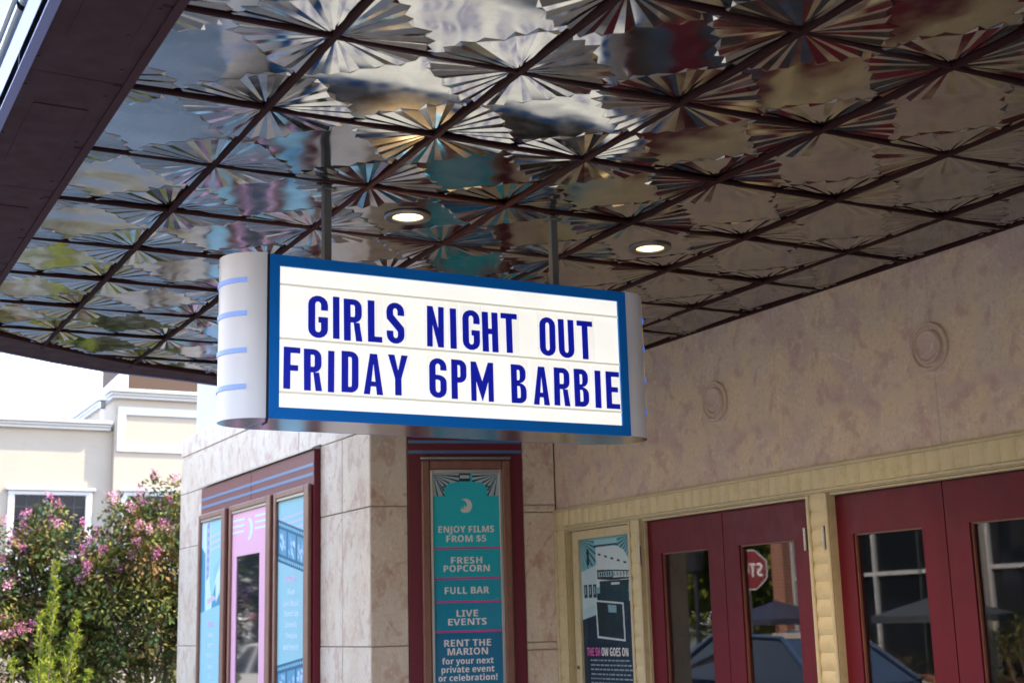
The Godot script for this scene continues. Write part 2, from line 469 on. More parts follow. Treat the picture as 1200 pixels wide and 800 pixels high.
func glyph(ch: String, w: float) -> Array:
	# condensed gothic capitals of height 1, as convex pieces that touch and do not overlap
	var o := []
	var t := 0.168
	var h := 0.135
	var r := 0.21
	var R := Vector2(w / 2, r)
	var I := Vector2(w / 2 - t, r - h)
	match ch:
		"I": o.append(rect(0, 0, w, 1))
		"L":
			o.append(rect(0, 0, t, 1)); o.append(rect(t, 0, w, h))
		"T":
			o.append(rect(0, 1 - h, w, 1)); o.append(rect((w - t) / 2, 0, (w + t) / 2, 1 - h))
		"F":
			o.append(rect(0, 0, t, 1)); o.append(rect(t, 1 - h, w, 1)); o.append(rect(t, 0.44, w * 0.88, 0.44 + h))
		"E":
			o.append(rect(0, 0, t, 1)); o.append(rect(t, 1 - h, w, 1)); o.append(rect(t, 0.45, w * 0.88, 0.45 + h)); o.append(rect(t, 0, w, h))
		"H":
			o.append(rect(0, 0, t, 1)); o.append(rect(w - t, 0, w, 1)); o.append(rect(t, 0.45, w - t, 0.45 + h))
		"N":
			o.append(rect(0, 0, t * 0.86, 1)); o.append(rect(w - t * 0.86, 0, w, 1))
			o.append(PackedVector2Array([Vector2(t * 0.86, 1), Vector2(t * 0.86, 0.56), Vector2(w - t * 0.86, 0), Vector2(w - t * 0.86, 0.44)]))
		"M":
			o.append(rect(0, 0, t * 0.86, 1)); o.append(rect(w - t * 0.86, 0, w, 1))
			o.append(PackedVector2Array([Vector2(t * 0.86, 1), Vector2(t * 0.86, 0.52), Vector2(w / 2, 0), Vector2(w / 2, 0.5)]))
			o.append(PackedVector2Array([Vector2(w - t * 0.86, 1), Vector2(w / 2, 0.5), Vector2(w / 2, 0), Vector2(w - t * 0.86, 0.52)]))
		"O":
			band(Vector2(w / 2, 1 - r), R, I, 0, 180, o); band(Vector2(w / 2, r), R, I, 180, 360, o)
			o.append(rect(0, r, t, 1 - r)); o.append(rect(w - t, r, w, 1 - r))
		"U":
			band(Vector2(w / 2, r), R, I, 180, 360, o)
			o.append(rect(0, r, t, 1)); o.append(rect(w - t, r, w, 1))
		"G":
			band(Vector2(w / 2, 1 - r), R, I, 0, 180, o); band(Vector2(w / 2, r), R, I, 180, 360, o)
			o.append(rect(0, r, t, 1 - r)); o.append(rect(w - t, 0.66, w, 1 - r)); o.append(rect(w - t, r, w, 0.5)); o.append(rect(w * 0.52, 0.5 - h, w - t, 0.5))
		"S":
			band(Vector2(w / 2, 1 - r), R, I, 0, 180, o); band(Vector2(w / 2, r), R, I, 180, 360, o)
			o.append(rect(0, 0.70, t, 1 - r)); o.append(rect(w - t, 0.69, w, 1 - r)); o.append(rect(w - t, r, w, 0.30)); o.append(rect(0, r, t, 0.31))
			o.append(PackedVector2Array([Vector2(0, 0.70), Vector2(0.01, 0.60), Vector2(w - t, 0.30), Vector2(w, 0.30), Vector2(w - 0.01, 0.40), Vector2(t, 0.70)]))
		"D":
			o.append(rect(0, 0, t, 1)); bowl(w, 0, 1, t, h, h, o)
		"P":
			o.append(rect(0, 0, t, 1)); bowl(w, 0.42, 1, t, h, h, o)
		"B":
			o.append(rect(0, 0, t, 1)); bowl(w, 0, 0.52, t, h, h * 0.55, o); bowl(w * 0.97, 0.52, 1, t, h * 0.55, h, o)
		"R":
			o.append(rect(0, 0, t, 1)); bowl(w, 0.44, 1, t, h, h, o)
			o.append(PackedVector2Array([Vector2(w - t - 0.035, 0.44), Vector2(w - t + 0.02, 0), Vector2(w + 0.01, 0), Vector2(w - 0.06, 0.44)]))
		"A":
			var k := t * 0.95
			for s in [0, 1]:
				var a := PackedVector2Array([Vector2(0, 0), Vector2(k, 0), Vector2(w / 2, 0.78), Vector2(w / 2, 1), Vector2(w / 2 - t * 0.55, 1)])
				if s == 1:
					for i in a.size(): a[i].x = w - a[i].x
				o.append(a)
			var x0 := k + (w / 2 - k) * 0.2 / 0.78
			var x1 := k + (w / 2 - k) * 0.32 / 0.78
			o.append(PackedVector2Array([Vector2(x0, 0.2), Vector2(w - x0, 0.2), Vector2(w - x1, 0.32), Vector2(x1, 0.32)]))
		"Y":
			for s in [0, 1]:
				var a := PackedVector2Array([Vector2(0, 1), Vector2(w / 2 - t / 2, 0.42), Vector2(w / 2, 0.42), Vector2(w / 2, 0.60), Vector2(t, 1)])
				if s == 1:
					for i in a.size(): a[i].x = w - a[i].x
				o.append(a)
			o.append(rect(w / 2 - t / 2, 0, w / 2 + t / 2, 0.42))
		"6":
			band(Vector2(w / 2, 1 - r), R, I, 0, 180, o); band(Vector2(w / 2, r), R, I, 180, 360, o)
			o.append(rect(0, r, t, 1 - r)); o.append(rect(w - t, 0.70, w, 1 - r)); o.append(rect(w - t, r, w, 0.40))
			band(Vector2(w / 2, 0.40), Vector2(w / 2, 0.18), Vector2(w / 2 - t, 0.18 - h * 0.9), 0, 90, o)
			o.append(rect(t, 0.58 - h * 0.9, w / 2, 0.58))
	return o


# ---------------------------------------------------------------- flat print
func pic(w: int, h: int, c: Color) -> Image:
	var im := Image.create(w, h, false, Image.FORMAT_RGB8)
	im.fill(c.linear_to_srgb())
	return im


func ink(im: Image, pts: Array, c: Color) -> void:
	# a filled outline; points run from 0 to 1 across and down
	var poly := PackedVector2Array()
	var lo := Vector2(1e9, 1e9)
	var hi := Vector2(-1e9, -1e9)
	for p in pts:
		var q := Vector2(p[0] * im.get_width(), p[1] * im.get_height())
		poly.append(q)
		lo = lo.min(q)
		hi = hi.max(q)
	var s := c.linear_to_srgb()
	for y in range(maxi(0, int(lo.y)), mini(im.get_height(), int(hi.y) + 1)):
		for x in range(maxi(0, int(lo.x)), mini(im.get_width(), int(hi.x) + 1)):
			if Geometry2D.is_point_in_polygon(Vector2(x + 0.5, y + 0.5), poly):
				im.set_pixel(x, y, s)


func ink_box(im: Image, x0: float, y0: float, x1: float, y1: float, c: Color) -> void:
	im.fill_rect(Rect2i(int(x0 * im.get_width()), int(y0 * im.get_height()), maxi(1, int((x1 - x0) * im.get_width())), maxi(1, int((y1 - y0) * im.get_height()))), c.linear_to_srgb())


func print_mat(im: Image, rough := 0.6) -> StandardMaterial3D:
	var m := mat(Color.WHITE, rough, 0.0, 0.3)
	m.albedo_texture = ImageTexture.create_from_image(im)
	m.texture_repeat = false
	return m


func sheet(parent: Node, called: String, im: Image, x0: float, x1: float, y0: float, y1: float, proud: float, frame: Transform3D, label := "") -> MeshInstance3D:
	var b := MB.new(frame)
	b.quad_uv(Vector3(x0, y1, proud), Vector3(x1, y1, proud), Vector3(x1, y0, proud), Vector3(x0, y0, proud))
	return add(parent, called, b.mesh(), print_mat(im), Transform3D(), label)


func film_strip(im: Image, tl: Vector2, tr: Vector2, br: Vector2, bl: Vector2, seed_: int) -> void:
	var r := RandomNumberGenerator.new()
	r.seed = seed_
	var at := func(u: float, v: float) -> Array:
		var p := tl.lerp(tr, u).lerp(bl.lerp(br, u), v)
		return [p.x, p.y]
	ink(im, [at.call(0, 0), at.call(1, 0), at.call(1, 1), at.call(0, 1)], Color(0.045, 0.13, 0.19))
	for k in 14:
		var u := (k + 0.25) / 14.0
		for v in [0.06, 0.87]:
			ink(im, [at.call(u, v), at.call(u + 0.04, v), at.call(u + 0.04, v + 0.07), at.call(u, v + 0.07)], Color(0.25, 0.55, 0.62))
	for k in 3:
		var u := 0.03 + k * 0.33
		ink(im, [at.call(u, 0.2), at.call(u + 0.28, 0.2), at.call(u + 0.28, 0.8), at.call(u, 0.8)], Color(0.10, 0.30, 0.40))
		for m in 16:
			var a := u + r.randf() * 0.22
			var v := 0.22 + r.randf() * 0.45
			var g := r.randf()
			ink(im, [at.call(a, v), at.call(a + 0.05, v + 0.03), at.call(a + 0.04 + 0.04 * r.randf(), v + 0.14), at.call(a + 0.01, v + 0.1)], Color(0.06, 0.2, 0.3).lerp(Color(0.5, 0.66, 0.78), g))


# ---------------------------------------------------------------- wall frames: x to the viewer's right, y up, z towards the viewer
func frame_x(x: float) -> Transform3D:
	return Transform3D(Basis(Vector3(0, 0, 1), Vector3(0, 1, 0), Vector3(-1, 0, 0)), Vector3(x, 0, 0))


func frame_return() -> Transform3D:
	var a := Vector3(3.535, 0, -8.476)
	var u := (Vector3(DOORX, 0, -8.10) - a).normalized()
	return Transform3D(Basis(u, Vector3.UP, u.cross(Vector3.UP)), a)


func facing(at: Vector3) -> Transform3D:
	# turns a lathe's axis towards the viewer of a wall frame
	return Transform3D(Basis(Vector3(1, 0, 0), Vector3(0, 0, 1), Vector3(0, -1, 0)), at)


func slab(parent: Node, x0: float, x1: float, y0: float, y1: float, frame: Transform3D, k: int, called := "stone_slab") -> void:
	piece(parent, called, Vector3(x0 + 0.002, y0 + 0.0025, -0.03), Vector3(x1 - 0.002, y1 - 0.0025, 0.0015 * ((k * 7) % 3) * 0.5), [M.stone, M.stone2, M.stone3][k % 3], frame, 0.004)


# ---------------------------------------------------------------- the cinema
func build_theatre() -> void:
	var T := thing("theatre_building", "pink and cream marbled cinema front with maroon doors under a mirrored canopy", "building", Vector3(5.5, 0, MID))
	var D := frame_x(DOORX)
	# painted wall above the doors
	var seams := [-8.10, -6.84, -5.69, -4.538, -3.39, -2.24, -1.08]
	piece(T, "wall_backing", Vector3(-8.3, 2.2, -0.22), Vector3(-0.9, 3.62, -0.022), M.plaster, D)
	for i in seams.size() - 1:
		piece(T, "wall_panel", Vector3(seams[i] + 0.0004, 2.362, -0.02), Vector3(seams[i + 1] - 0.0004, 3.6, 0.0), M.plaster, D, 0.0012)
	var prof := [Vector2(0.118, 0), Vector2(0.118, 0.008), Vector2(0.113, 0.016), Vector2(0.103, 0.016), Vector2(0.096, 0.004), Vector2(0.084, 0.004), Vector2(0.081, 0.018), Vector2(0.072, 0.024), Vector2(0.062, 0.016), Vector2(0, 0.010)]
	for z in [-6.235, -4.553, -2.88]:
		var b := MB.new(D)
		b.lathe(prof, 40, facing(Vector3(z, 2.83, 0)))
		var ro := add(T, "roundel", b.mesh(), M.plaster)
		if z < -6:
			var hb := MB.new(D)
			hb.lathe([Vector2(0, 0.0125), Vector2(0.013, 0.0125), Vector2(0.014, 0.010)], 14, facing(Vector3(z - 0.045, 2.83 + 0.055, 0.003)))
			add(ro, "fixing_hole", hb.mesh(), M.screw)
	# fluted yellow surround
	var fr := piece(T, "frieze", Vector3(-8.115, 2.214, -0.1), Vector3(-1.065, 2.360, 0.012), M.yellow, D)
	piece(fr, "bead", Vector3(-8.113, 2.338, 0.012), Vector3(-1.067, 2.358, 0.026), M.yellow2, D, 0.006)
	piece(fr, "bead", Vector3(-7.97, 2.218, 0.012), Vector3(-1.21, 2.238, 0.024), M.yellow2, D, 0.006)
	piece(fr, "drip_edge", Vector3(-7.96, 2.199, -0.03), Vector3(-1.22, 2.213, 0.002), M.yellow2, D, 0.003)
	var reed := half_round(0.0885, 0.0985, 0.0095)
	for k in 79:
		var z := -8.108 + 0.0445 + 0.0891 * k
		if z > -1.08: break
		add(fr, "flute", reed, M.yellow, Transform3D(D.basis, D * Vector3(z, 2.288, 0.012)))
	var turned := D.basis * Basis(Vector3(0, 1, 0), Vector3(-1, 0, 0), Vector3(0, 0, 1))
	for r in [[-8.105, -7.963], [-7.188, -7.052], [-5.49, -5.325]]:
		for side in 2:
			var a: float = r[0] if side == 0 else 2 * MID - r[1]
			var c: float = r[1] if side == 0 else 2 * MID - r[0]
			var p := piece(T, "pilaster", Vector3(a, 0, -0.1), Vector3(c, 2.213, 0.012), M.yellow, D)
			piece(p, "bead", Vector3(a + 0.001, 0, 0.012), Vector3(a + 0.026, 2.213, 0.026), M.yellow2, D, 0.005)
			piece(p, "bead", Vector3(c - 0.026, 0, 0.012), Vector3(c - 0.001, 2.213, 0.026), M.yellow2, D, 0.005)
			var roll := half_round(0.0885, c - a - 0.0525, 0.0065)
			for k in 24:
				add(p, "flute", roll, M.yellow, Transform3D(turned, D * Vector3((a + c) / 2, 2.165 - 0.089 * k, 0.012)))
	# doors
	for pair in [[-7.045, -5.52], [-5.352, -3.83], [-3.66, -2.135]]:
		var m: float = (pair[0] + pair[1]) / 2
		door(T, pair[0], m - 0.003, -1)
		door(T, m + 0.003, pair[1], 1)
		for z in [pair[0] - 0.022, pair[1] + 0.022]:
			piece(T, "door_jamb", Vector3(z - 0.02, 0, -0.1), Vector3(z + 0.02, 2.199, -0.012), M.yellow2, D, 0.004)
	# the splayed walls on both sides of the entrance
	var R := frame_return()
	for side in 2:
		var F := R
		if side == 1:
			var u := (Vector3(3.535, 0, -0.704) - Vector3(DOORX, 0, -1.08)).normalized()
			F = Transform3D(Basis(u, Vector3.UP, u.cross(Vector3.UP)), Vector3(DOORX, 0, -1.08))
		piece(T, "wall_backing", Vector3(0.0, 0, -0.25), Vector3(1.289, 3.6, -0.032), M.stone, F)
		var rows := [0.0, 0.545, 1.47, 2.395, 3.6]
		for i in 4:
			slab(T, 0.0, 0.254, rows[i], rows[i + 1], F, i + 1)
			if i == 3:
				slab(T, 1.054, 1.285, rows[i], rows[i + 1], F, i)
			else:
				slab(T, 1.054, 1.285, rows[i], rows[i + 1] - 0.05, F, i)
				slab(T, 1.054, 1.285, rows[i + 1] - 0.05, rows[i + 1], F, i + 2)
		slab(T, 0.254, 1.054, 2.93, 3.6, F, 2)
		var s := piece(T, "window_surround", Vector3(0.256, 0.3, -0.03), Vector3(1.052, 2.928, 0.012), M.maroon, F, 0.004)
		piece(s, "stripe", Vector3(0.26, 2.822, 0.012), Vector3(1.048, 2.842, 0.0145), M.stripe, F)
		piece(s, "stripe", Vector3(0.26, 2.752, 0.012), Vector3(1.048, 2.772, 0.0145), M.stripe, F)
		slab(T, 0.254, 1.054, 0.0, 0.298, F, 1)
	# street facade
	var A := frame_x(FACX)
	var zz := [-13.33, -11.731, -10.95, -9.9, -8.985, -8.476]
	piece(T, "wall_backing", Vector3(-13.31, 0, -0.3), Vector3(-8.49, 3.47, -0.032), M.stone, A)
	for i in 5:
		slab(T, zz[i], zz[i + 1], 2.92, 3.252, A, i)
		slab(T, zz[i], zz[i + 1], 3.292, 3.48, A, i + 1)
		piece(T, "string_course", Vector3(zz[i], 3.2525, -0.03), Vector3(zz[i + 1], 3.2915, -0.008), M.stone2, A)
	for i in 3:
		var y0: float = [0.0, 0.545, 1.47, 2.395][i]
		var y1: float = [0.0, 0.545, 1.47, 2.395][i + 1]
		slab(T, -13.33, -12.42, y0, y1, A, i)
		slab(T, -9.42, -8.985, y0, y1, A, i + 1)
		slab(T, -8.985, -8.476, y0, y1, A, i + 2)
	slab(T, -13.33, -12.42, 2.395, 2.92, A, 0)
	slab(T, -9.42, -8.985, 2.395, 2.92, A, 2)
	slab(T, -8.985, -8.476, 2.395, 2.92, A, 1)
	var s2 := piece(T, "window_surround", Vector3(-12.41, 0.25, -0.03), Vector3(-10.921, 2.90, 0.05), M.maroon, A, 0.003)
	var s3 := piece(T, "window_surround", Vector3(-10.917, 0.25, -0.03), Vector3(-9.422, 2.90, 0.05), M.maroon, A, 0.003)
	for q in [2.79, 2.72]:
		piece(s2, "stripe", Vector3(-12.405, q - 0.012, 0.05), Vector3(-10.922, q + 0.012, 0.053), M.stripe, A)
		piece(s3, "stripe", Vector3(-10.916, q - 0.012, 0.05), Vector3(-9.43, q + 0.012, 0.053), M.stripe, A)
	# flashing over the projecting surround: a sloped metal strip
	var f2 := MB.new(A)
	f2.quad(Vector3(-12.42, 2.94, 0.003), Vector3(-9.415, 2.94, 0.003), Vector3(-9.415, 2.912, 0.072), Vector3(-12.42, 2.912, 0.072))
	f2.quad(Vector3(-12.42, 2.912, 0.072), Vector3(-9.415, 2.912, 0.072), Vector3(-9.415, 2.902, 0.072), Vector3(-12.42, 2.902, 0.072))
	f2.tri(Vector3(-9.415, 2.94, 0.003), Vector3(-9.415, 2.902, 0.003), Vector3(-9.415, 2.902, 0.072))
	add(T, "flashing", f2.mesh(), M.steel)
	# mirrored facade on the near side of the entrance, plain slabs
	piece(T, "wall_backing", Vector3(-0.69, 0, -0.3), Vector3(4.15, 3.47, -0.032), M.stone, A)
	for i in 4:
		for k in 4:
			slab(T, -0.704 + k * 1.21, -0.704 + (k + 1) * 1.21, [0.0, 0.545, 1.47, 2.395][i], [0.545, 1.47, 2.395, 3.48][i], A, i + k)
	# upper storey, sides, roof and lobby
	piece(T, "upper_wall", Vector3(-13.12, 3.482, -0.35), Vector3(4.0, 5.5, -0.085), M.upper, A)
	piece(T, "parapet", Vector3(-13.16, 5.5, -0.4), Vector3(4.04, 5.65, -0.04), M.trim, A, 0.02)
	piece(T, "side_wall", Vector3(3.84, 0, -13.3), Vector3(18, 5.5, -13.0), M.upper)
	piece(T, "side_wall", Vector3(3.84, 0, 3.9), Vector3(18, 5.5, 4.12), M.upper)
	piece(T, "rear_wall", Vector3(17.8, 0, -13.0), Vector3(18, 5.5, 3.9), M.upper)
	piece(T, "roof", Vector3(3.8, 5.3, -13.0), Vector3(17.8, 5.48, 3.9), M.concrete)
	piece(T, "lobby_wall", Vector3(8.6, 0, -9.5), Vector3(8.7, 3.4, 0.5), M.interior)
	piece(T, "lobby_wall", Vector3(4.99, 0, -8.6), Vector3(8.6, 3.4, -8.5), M.interior)
	piece(T, "lobby_wall", Vector3(4.99, 0, -0.7), Vector3(8.6, 3.4, -0.6), M.interior)
	piece(T, "lobby_ceiling", Vector3(4.99, 3.1, -8.5), Vector3(8.6, 3.2, -0.7), M.interior)
	piece(T, "lobby_floor", Vector3(4.87, 0.0, -8.5), Vector3(8.6, 0.02, -0.7), M.interior)


func half_round(w: float, h: float, d: float) -> Mesh:
	# one flute: round across x, straight along y, standing proud of z = 0
	var b := MB.new()
	var n := 8
	for k in n:
		var a0 := -1.0 + 2.0 * k / n
		var a1 := -1.0 + 2.0 * (k + 1) / n
		var p0 := Vector3(a0 * w / 2, 0, d * (1 - a0 * a0)); var p1 := Vector3(a1 * w / 2, 0, d * (1 - a1 * a1))
		var n0 := Vector3(4 * d * a0 / w, 0, 1).normalized(); var n1 := Vector3(4 * d * a1 / w, 0, 1).normalized()
		var u := Vector3(0, h / 2, 0)
		b.stri(p0 + u, p1 + u, p1 - u, n0, n1, n1)
		b.stri(p0 + u, p1 - u, p0 - u, n0, n1, n0)
		b.tri(Vector3(0, h / 2, 0), p1 + u, p0 + u)
		b.tri(Vector3(0, -h / 2, 0), p0 - u, p1 - u)
	return b.mesh()


func door(T: Node3D, z0: float, z1: float, hinge_side: int) -> void:
	var D := frame_x(DOORX)
	var f := -0.032
	var st := 0.142
	var top := 2.196
	var head := 1.995
	var b := MB.new(D)
	var oo := [Vector2(z0, 0.01), Vector2(z1, 0.01), Vector2(z1, top), Vector2(z0, top)]
	var ii := [Vector2(z0 + st, 0.30), Vector2(z1 - st, 0.30), Vector2(z1 - st, head), Vector2(z0 + st, head)]
	for k in 4:
		var e := (k + 1) % 4
		for q in [[oo[k], oo[e], -0.003], [ii[k], ii[e], 0.004]]:
			# rounded arris and the side of the leaf
			var w := (Vector2(q[1].y - q[0].y, q[0].x - q[1].x)).normalized() * signf(q[2])
			var g: float = absf(q[2])
			b.quad(Vector3(q[0].x, q[0].y, f - g), Vector3(q[1].x, q[1].y, f - g), Vector3(q[1].x, q[1].y, f - 0.045), Vector3(q[0].x, q[0].y, f - 0.045))
		b.quad(Vector3(oo[k].x, oo[k].y, f - 0.003), Vector3(ii[k].x, ii[k].y, f), Vector3(ii[e].x, ii[e].y, f), Vector3(oo[e].x, oo[e].y, f - 0.003))
		b.quad(Vector3(ii[k].x, ii[k].y, f), Vector3(ii[k].x, ii[k].y, f - 0.004), Vector3(ii[e].x, ii[e].y, f - 0.004), Vector3(ii[e].x, ii[e].y, f))
	var d := add(T, "door", b.mesh(), M.door)
	var g := MB.new(D)
	# a pane with its thickness
	for q in [-0.026]:
		g.box(Vector3(z0 + st - 0.004, 0.296, f + q - 0.004), Vector3(z1 - st + 0.004, head + 0.004, f + q))
	add(d, "glass", g.mesh(), M.glass)
	var e := MB.new(D)
	var i0 := z0 + st
	var i1 := z1 - st
	for q in [[i0, i0 + 0.008, 0.3, head], [i1 - 0.008, i1, 0.3, head], [i0 + 0.008, i1 - 0.008, head - 0.008, head], [i0 + 0.008, i1 - 0.008, 0.3, 0.308]]:
		e.box(Vector3(q[0], q[2], f - 0.0255), Vector3(q[1], q[3], f - 0.012), 0.0)
	add(d, "glazing_bead", e.mesh(), M.wood)
	var hz := z0 - 0.012 if hinge_side < 0 else z1 + 0.012
	for y in [1.93, 1.1, 0.35]:
		var h := MB.new(D)
		for k in 5:
			h.lathe([Vector2(0, 0), Vector2(0.0095, 0), Vector2(0.0095, 0.022), Vector2(0, 0.022)], 10, Transform3D(Basis(), Vector3(hz, y + k * 0.0235, f + 0.056)))
		h.box(Vector3(hz - 0.004, y, f - 0.03), Vector3(hz + 0.004, y + 0.115, f + 0.05))
		add(d, "hinge", h.mesh(), M.steel)
	for q in [[0.18, 2.12], [0.52, 2.115]]:
		var s := MB.new(D)
		s.lathe([Vector2(0, 0.001), Vector2(0.004, 0.001)], 8, facing(Vector3(lerpf(z0, z1, q[0]), q[1], f)))
		s.lathe([Vector2(0, 0.001), Vector2(0.0035, 0.001)], 8, facing(Vector3(lerpf(z0, z1, q[0]), q[1] - 0.026, f)))
		add(d, "screw_hole", s.mesh(), M.screw)
	var pz := z1 - st / 2 if hinge_side < 0 else z0 + st / 2
	var p := MB.new(D)
	p.tube([Vector3(pz, 0.85, f), Vector3(pz, 0.85, f + 0.05), Vector3(pz, 1.15, f + 0.05), Vector3(pz, 1.15, f)], 0.01, 0.01, 8)
	add(d, "handle", p.mesh(), M.dark_steel)


# ---------------------------------------------------------------- canopy
func far_edge() -> Array:
	return [Vector2(0.885, -7.45), Vector2(0.93, -7.66), Vector2(1.049, -7.889), Vector2(1.313, -8.089), Vector2(1.595, -8.279), Vector2(1.953, -8.493), Vector2(2.553, -8.715), Vector2(3.1, -8.83), Vector2(3.7, -8.90)]


func far_outer() -> Array:
	return [Vector2(0.545, -7.5), Vector2(0.60, -7.86), Vector2(0.80, -8.17), Vector2(1.118, -8.38), Vector2(1.45, -8.60), Vector2(1.805, -8.80), Vector2(2.28, -8.93), Vector2(2.66, -9.07), Vector2(3.70, -9.24)]


func both_ends(a: Array) -> Array:
	# the far end, the straight street edge, and the same end mirrored on the near side
	var out := a.duplicate()
	out.reverse()
	for k in 4:
		var z: float = lerpf(a[0].y, 2 * MID - a[0].y, (k + 1) / 5.0)
		out.append(Vector2(a[0].x, z))
	for p in a:
		out.append(Vector2(p.x, 2 * MID - p.y))
	return out


func far_z(x: float) -> float:
	var e := far_edge()
	for i in e.size() - 1:
		if x <= e[i + 1].x:
			return lerpf(e[i].y, e[i + 1].y, clampf((x - e[i].x) / (e[i + 1].x - e[i].x), 0, 1))
	return e[-1].y


func left_x(z: float) -> float:
	# where the inner edge lies at that z
	if z > MID:
		z = 2 * MID - z
	var e := far_edge()
	if z >= e[0].y: return e[0].x
	for i in e.size() - 1:
		if z >= e[i + 1].y:
			return lerpf(e[i].x, e[i + 1].x, (z - e[i].y) / (e[i + 1].y - e[i].y))
	return 99.0


func tile_faces(variant: int) -> Array:
	# a pressed tin tile: a flat plate with a pleated fan spreading from each corner; y down is towards the viewer
	var out := []
	var s := TILE - 0.006
	var h := s / 2
	var vr := RandomNumberGenerator.new()
	vr.seed = 500 + variant
	out.append([Vector3(-h, 0, -h), Vector3(h, 0, -h), Vector3(h, 0, h)])
	out.append([Vector3(-h, 0, -h), Vector3(h, 0, h), Vector3(-h, 0, h)])
	var n := 13
	for c in 4:
		var rot := Basis(Vector3.UP, PI / 2 * c)
		var pts := []
		for k in n + 1:
			var u := 2.0 * k / n - 1.0
			var a := deg_to_rad(45.0 + 44.0 * signf(u) * pow(absf(u), 0.78))
			var long := pow(absf(cos(2 * a)), 0.9)
			var r := s * lerpf(0.37, 0.465, long) * vr.randf_range(0.95, 1.04)
			var ridge := k % 2 == 1
			if ridge: r += 0.007
			var hh := 0.0056 * vr.randf_range(0.75, 1.2)
			pts.append([Vector3(cos(a) * r, -hh if ridge else -0.0008, sin(a) * r), Vector3(cos(a) * (r + 0.018), -0.0006, sin(a) * (r + 0.018)), ridge])
		var o := Vector3(-h, 0, -h)
		for k in n:
			var p: Array = pts[k]
			var q: Array = pts[k + 1]
			var p0: Vector3 = p[0] * 0.07
			var q0: Vector3 = q[0] * 0.07
			out.append([rot * (o + p0), rot * (o + p[0]), rot * (o + q[0])])
			out.append([rot * (o + p0), rot * (o + q[0]), rot * (o + q0)])
			# the stepped rim where the pleat drops back to the plate
			if p[2]:
				out.append([rot * (o + p[0]), rot * (o + p[1]), rot * (o + q[0])])
			else:
				out.append([rot * (o + q[0]), rot * (o + p[0]), rot * (o + q[1])])
	return out


